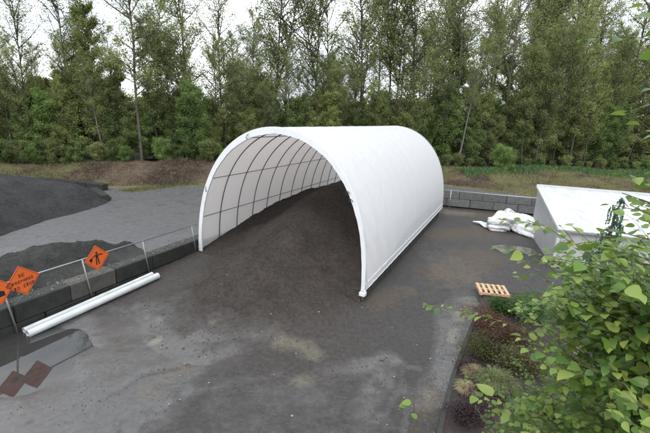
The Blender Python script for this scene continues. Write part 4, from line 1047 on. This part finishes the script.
# weeping conifer in front of the shed
def weeping():
    rs = np.random.RandomState(8); top = at_d(606, 196, 15.2); base = at_d(592, 300, 15.2); gx, gy = base[0], base[1]; top = np.array([gx+.25, gy, top[2]]); g = float(base_z(gx, gy))
    root = empty('weeping_conifer', (gx, gy, g)); tag(root, 'small weeping blue-green conifer standing against the shed roof', 'conifer')
    P = [np.array([gx, gy, g]), np.array([gx, gy, 1.3]), np.array([gx+.08, gy, 2.0]), np.array([top[0]-.15, top[1], top[2]-.35]), np.array([top[0], top[1], top[2]]), np.array([top[0]+.18, top[1], top[2]-.15])]
    loc = np.array([gx, gy, g]); mb = MB(); mb.tube([p-loc for p in P], [.07, .06, .045, .03, .02, .01], 6); mb.build('trunk', M_bark, root, smooth=True)
    C = []
    H = top[2]-g
    for k in range(92):
        f = rs.rand()**.8; z = H*(.15+.85*f); ax = np.array([np.interp(z+g, [p[2] for p in P[:5]], [p[0] for p in P[:5]]), gy, z+g]); a = rs.uniform(0, 6.28); w = (1-f)*.85+.14
        e = ax+np.array([math.cos(a), math.sin(a), 0])*w*rs.uniform(.4, 1); L = rs.uniform(.35, .8)
        for s in np.linspace(0, 1, 22): C.append(e*s+ax*(1-s)+np.array([0, 0, .1*math.sin(pi*s)])+rs.normal(0, .02, 3))
        for s in np.linspace(0, 1, 26): C.append(e-np.array([0, 0, L*s])+rs.normal(0, .012, 3))
    C = np.array(C)-loc; n = len(C); T_ = rs.normal(0, .35, (n, 3)); T_[:, 2] -= 1; T_ /= np.linalg.norm(T_, axis=1)[:, None]; B_ = np.cross(T_, rs.normal(0, 1, (n, 3))); B_ /= np.linalg.norm(B_, axis=1)[:, None]
    m = foliage('blue_green_needles', (.045, .10, .06), (.11, .22, .12), .2, 3, K=.78)
    leaves_mesh('crown', C, .075, m, rs, root, axes=(T_, B_, np.cross(T_, B_)))
weeping()

# ------------------------------------------------------------------ near broad-leaved tree
def leaf_material(name, a, b, c):
    t = NT(name); n = t.noise(3.2, 2); geo = t.n('ShaderNodeNewGeometry'); isl = geo.outputs['Random Per Island']
    f = t.math('ADD', t.math('MULTIPLY', isl, .75), t.math('MULTIPLY', n, .25)); colr = t.ramp(f, [(.12, a), (.55, b), (.95, c)])
    t.p(colr, .38, spec=.45)
    tr = t.n('ShaderNodeBsdfTranslucent'); t.set(tr.inputs[0], t.mix(.5, colr, (.22, .33, .04)))
    mx = t.n('ShaderNodeMixShader'); mx.inputs[0].default_value = .33
    t.t.links.new(t.b.outputs[0], mx.inputs[1]); t.t.links.new(tr.outputs[0], mx.inputs[2]); t.t.links.new(mx.outputs[0], t.out.inputs[0]); return t.m
M_broad = leaf_material('broad_leaf', (.070, .150, .034), (.18, .30, .055), (.40, .48, .12))
M_broad2 = leaf_material('small_leaf', (.055, .105, .022), (.12, .21, .04), (.22, .31, .07))
# ovate leaf, folded on the midrib and drooping at the tip: rows of (x, halfwidth, z)
rows = [(0, .02, 0), (.12, .27, .01), (.35, .38, .01), (.62, .30, -.02), (.85, .13, -.07), (1.0, .0, -.13)]
LV = []; LFc = []
for (x, w, z) in rows: LV += [(x, -w, z+w*.22), (x, 0, z), (x, w, z+w*.22)]
for i in range(len(rows)-1):
    for j in range(2): LFc.append((3*i+j, 3*i+3+j, 3*i+4+j, 3*i+1+j))
LV = np.array(LV, float); LFc = np.array(LFc)
def broad_leaves(name, C, T_, N, size, mat, parent, loc):
    B_ = np.cross(N, T_); B_ /= np.linalg.norm(B_, axis=1)[:, None]+1e-9; N = np.cross(T_, B_); s = size[:, None, None]
    V = C[:, None]+s*(LV[None, :, 0:1]*T_[:, None]+LV[None, :, 1:2]*B_[:, None]+LV[None, :, 2:3]*N[:, None])
    n = len(C); k = len(LV); Fc = (LFc[None]+np.arange(n)[:, None, None]*k).reshape(-1, 4)
    o = make_mesh(name, V.reshape(-1, 3)-np.asarray(loc), Fc, mat, parent, smooth=True); return o
def leafy(name, root_xyz, targets, leafsize, mat, seed, label, cat, spacing=.05, twigs=5, trunk_top=None, trunk_r=.07, tl=.35, leaf_from=.35):
    rs = np.random.RandomState(seed); loc = np.array(root_xyz, float); root = empty(name, tuple(loc)); tag(root, label, cat)
    wood = MB(); C = []; T_ = []; N = []; Sz = []
    hub = np.array(trunk_top if trunk_top is not None else loc)
    wood.tube([np.zeros(3)-[0, 0, .2], (hub-loc)*.5+rs.normal(0, .05, 3), hub-loc], [trunk_r, trunk_r*.8, trunk_r*.6], 8)
    def curve(a, b, sag, n=12):
        m = (a+b)/2+np.array([0, 0, sag])+rs.normal(0, .06, 3)*np.linalg.norm(b-a)*.5
        return [a*(1-t)**2+2*m*t*(1-t)+b*t*t for t in np.linspace(0, 1, n)]
    def put_leaves(P, f0, sp_):
        P = np.array(P); seg = np.linalg.norm(np.diff(P, axis=0), axis=1); cum = np.concatenate([[0], np.cumsum(seg)]); L = cum[-1]; s = L*f0; side = 1
        while s < L+1e-6:
            p = np.array([np.interp(s, cum, P[:, i]) for i in range(3)]); i = min(np.searchsorted(cum, s), len(P)-1); d = P[i]-P[i-1]; d /= np.linalg.norm(d)+1e-9
            sd = np.cross(d, [0, 0, 1.]); sd /= np.linalg.norm(sd)+1e-9; side = -side
            t = d*rs.uniform(.2, .9)+sd*side*rs.uniform(.5, 1.1)+np.array([0, 0, rs.uniform(-.6, .15)]); t /= np.linalg.norm(t)
            nn = np.array([0, 0, 1.])+rs.normal(0, .45, 3); sz = leafsize*math.exp(rs.normal(-.08, .28))
            C.append(p+t*.02); T_.append(t); N.append(nn-(nn@t)*t); Sz.append(sz); s += sp_*rs.uniform(.7, 1.4)
    for (q, sag) in targets:
        P = curve(hub, q, sag); wood.tube([p-loc for p in P], [max(.0028, .012*(1-.85*i/11)) for i in range(12)], 5, False)
        put_leaves(P, leaf_from+.2, spacing)
        for k in range(twigs):
            i = rs.randint(4, 12); a = P[i]; dv = (P[i]-P[i-1]); dv /= np.linalg.norm(dv); b = a+(dv*rs.uniform(.3, 1)+rs.normal(0, .6, 3)+np.array([0, 0, .15]))*tl*rs.uniform(.5, 1.3)
            b[2] = min(b[2], max(q[2], a[2])+.04); Q = curve(a, b, .02, 6); wood.tube([p-loc for p in Q], [.0032-.0004*j for j in range(6)], 4, False); put_leaves(Q, .15, spacing)
    st = wood.build('branches', M_twig, root, smooth=True)
    if C: 
        C, T_, N = np.array(C), np.array(T_), np.array(N); T_ /= np.linalg.norm(T_, axis=1)[:, None]; N /= np.linalg.norm(N, axis=1)[:, None]
        broad_leaves('leaves', C, T_, N, np.array(Sz), mat, root, loc)
    return root
rs = np.random.RandomState(77); tg = []
hub1 = (3.9, 2.3, 4.3)
# crown envelope given as a handful of sprays in real space (distance from the viewpoint in metres)
left_edge = [(433, 482), (410, 494), (385, 514), (360, 532), (335, 522), (310, 515), (295, 528), (285, 560)]
def lx(y): ys = [a for a, b in left_edge][::-1]; xs = [b for a, b in left_edge][::-1]; return np.interp(y, ys, xs)
for k in range(240):
    y = rs.uniform(278, 465); x = rs.uniform(max(lx(min(y, 433))+6, 575 if y < 295 else 0), 700)
    if x > 590 and rs.rand() < .35: y -= rs.uniform(5, 22); d = rs.uniform(2.9, 5.9); tg.append((at_d(x, y, d), rs.uniform(.1, .4)))
for k in range(130):
    y = rs.uniform(290, 450); x = rs.uniform(max(lx(min(y, 433))+10, 560 if y < 305 else 0), 690); tg.append((at_d(x, y, rs.uniform(4.2, 6.6)), rs.uniform(0, .25)))
for k in range(46):
    tg.append((at_d(rs.uniform(568, 680), rs.uniform(250, 300), rs.uniform(3.6, 5.8)), rs.uniform(.05, .25)))
for (x, y, d) in [(522, 280, 4.4), (534, 268, 4.3), (545, 262, 4.2), (530, 300, 4.5), (548, 228, 3.9), (572, 226, 3.9), (560, 262, 4.0), (600, 262, 3.8), (628, 262, 3.4), (600, 285, 3.6), (640, 240, 3.2), (645, 275, 3.2), (520, 312, 4.6), (522, 328, 4.8), (575, 285, 3.8)]:
    tg.append((at_d(x, y, d), .25))
leafy('broadleaf_tree', (4.9, 2.6, float(base_z(4.9, 2.6))+.1), tg, .078, M_broad, 3, 'large broad-leaved tree filling the lower right corner close to the viewer', 'tree', .042, 6, hub1, .09, .33)
tg = []
for (x, y, d) in [(622, 193, 3.3), (634, 175, 3.2), (640, 200, 3.1), (648, 150, 3.0), (612, 205, 3.4), (650, 225, 3.0), (642, 215, 3.1)]: tg.append((at_d(x, y, d), .2))
for (x, y, d) in [(652, 95, 2.8), (655, 40, 2.8), (640, -6, 2.7), (660, 130, 2.9), (655, 165, 2.9), (630, 205, 3.0), (650, 190, 3.0), (620, 232, 3.2), (638, 120, 3.0)]: tg.append((at_d(x, y, d), .15))
leafy('broadleaf_tree', (5.4, 3.3, float(base_z(5.4, 3.3))+.1), tg, .066, M_broad, 14, 'taller sapling whose leafy tips reach in along the right edge of the photo', 'tree', .05, 2, (3.95, 2.6, 6.1), .06, .16, .60)
tg = [(at_d(rs.uniform(495, 690), rs.uniform(350, 470), rs.uniform(5.6, 7.6)), rs.uniform(.0, .3)) for k in range(120)]
leafy('small_leaved_shrub', (6.2, 6.2, .35), tg, .045, M_broad2, 5, 'dense small-leaved shrub underneath the broad leaves at the bottom right', 'shrub', .035, 7, (5.2, 5.0, 1.3), .05, .38)
tg = [(at_d(rs.uniform(480, 525), rs.uniform(400, 445), rs.uniform(6.8, 7.6)), .1) for k in range(18)]
leafy('small_leaved_shrub', (4.3, 7.0, .3), tg, .042, M_broad2, 6, 'small green shrub at the bottom edge in front of the planting bed', 'shrub', .04, 5, (4.25, 6.5, .6), .03, .3)
# single young shoot seen against the yard
leafy('young_shoot', (.75, 2.3, 4.3), [(at_d(414, 400, 3.3), .12), (at_d(420, 417, 3.25), .08)], .075, M_broad, 9, 'single young leafy shoot standing alone against the wet yard at the bottom', 'shoot', .07, 1, (.72, 2.4, 4.9), .008, .05, .75)

# ------------------------------------------------------------------ sky and sun
w = bpy.data.worlds.new('World'); sc.world = w; w.use_nodes = True; nt = w.node_tree; bg = nt.nodes['Background']
SUN_EL, SUN_AZ = math.radians(55), math.radians(200)
sky = nt.nodes.new('ShaderNodeTexSky'); sky.sky_type = 'NISHITA'; sky.sun_disc = False; sky.sun_elevation = SUN_EL; sky.sun_rotation = SUN_AZ; sky.air_density = 1; sky.dust_density = 4
tc = nt.nodes.new('ShaderNodeTexCoord'); mp = nt.nodes.new('ShaderNodeMapping'); mp.inputs['Scale'].default_value = (1, 1, 3); nt.links.new(tc.outputs['Generated'], mp.inputs[0])
no = nt.nodes.new('ShaderNodeTexNoise'); no.inputs['Scale'].default_value = 2.6; no.inputs['Detail'].default_value = 7; no.inputs['Roughness'].default_value = .55; nt.links.new(mp.outputs[0], no.inputs['Vector'])
rp = nt.nodes.new('ShaderNodeValToRGB'); rp.color_ramp.elements[0].position = .30; rp.color_ramp.elements[0].color = (3.6, 4.2, 5.0, 1); rp.color_ramp.elements[1].position = .58; rp.color_ramp.elements[1].color = (10.5, 10.7, 11, 1); nt.links.new(no.outputs['Fac'], rp.inputs[0])
mx = nt.nodes.new('ShaderNodeMix'); mx.data_type = 'RGBA'; mx.inputs[0].default_value = .9; nt.links.new(sky.outputs[0], mx.inputs[6]); nt.links.new(rp.outputs[0], mx.inputs[7]); nt.links.new(mx.outputs[2], bg.inputs[0]); bg.inputs[1].default_value = .09
sl = bpy.data.lights.new('sun', 'SUN'); sl.energy = .6; sl.angle = math.radians(25); sl.color = (1, .97, .93); so = bpy.data.objects.new('sun', sl); col.objects.link(so)
so.rotation_euler = (math.radians(35), 0, math.radians(-20)); so.location = (0, 0, 40)
sc.view_settings.view_transform = 'Standard'; sc.view_settings.look = 'None'; sc.view_settings.gamma = 1; sc.view_settings.exposure = 1.42; sc.view_settings.use_curve_mapping = False
sc.render.engine = 'CYCLES'
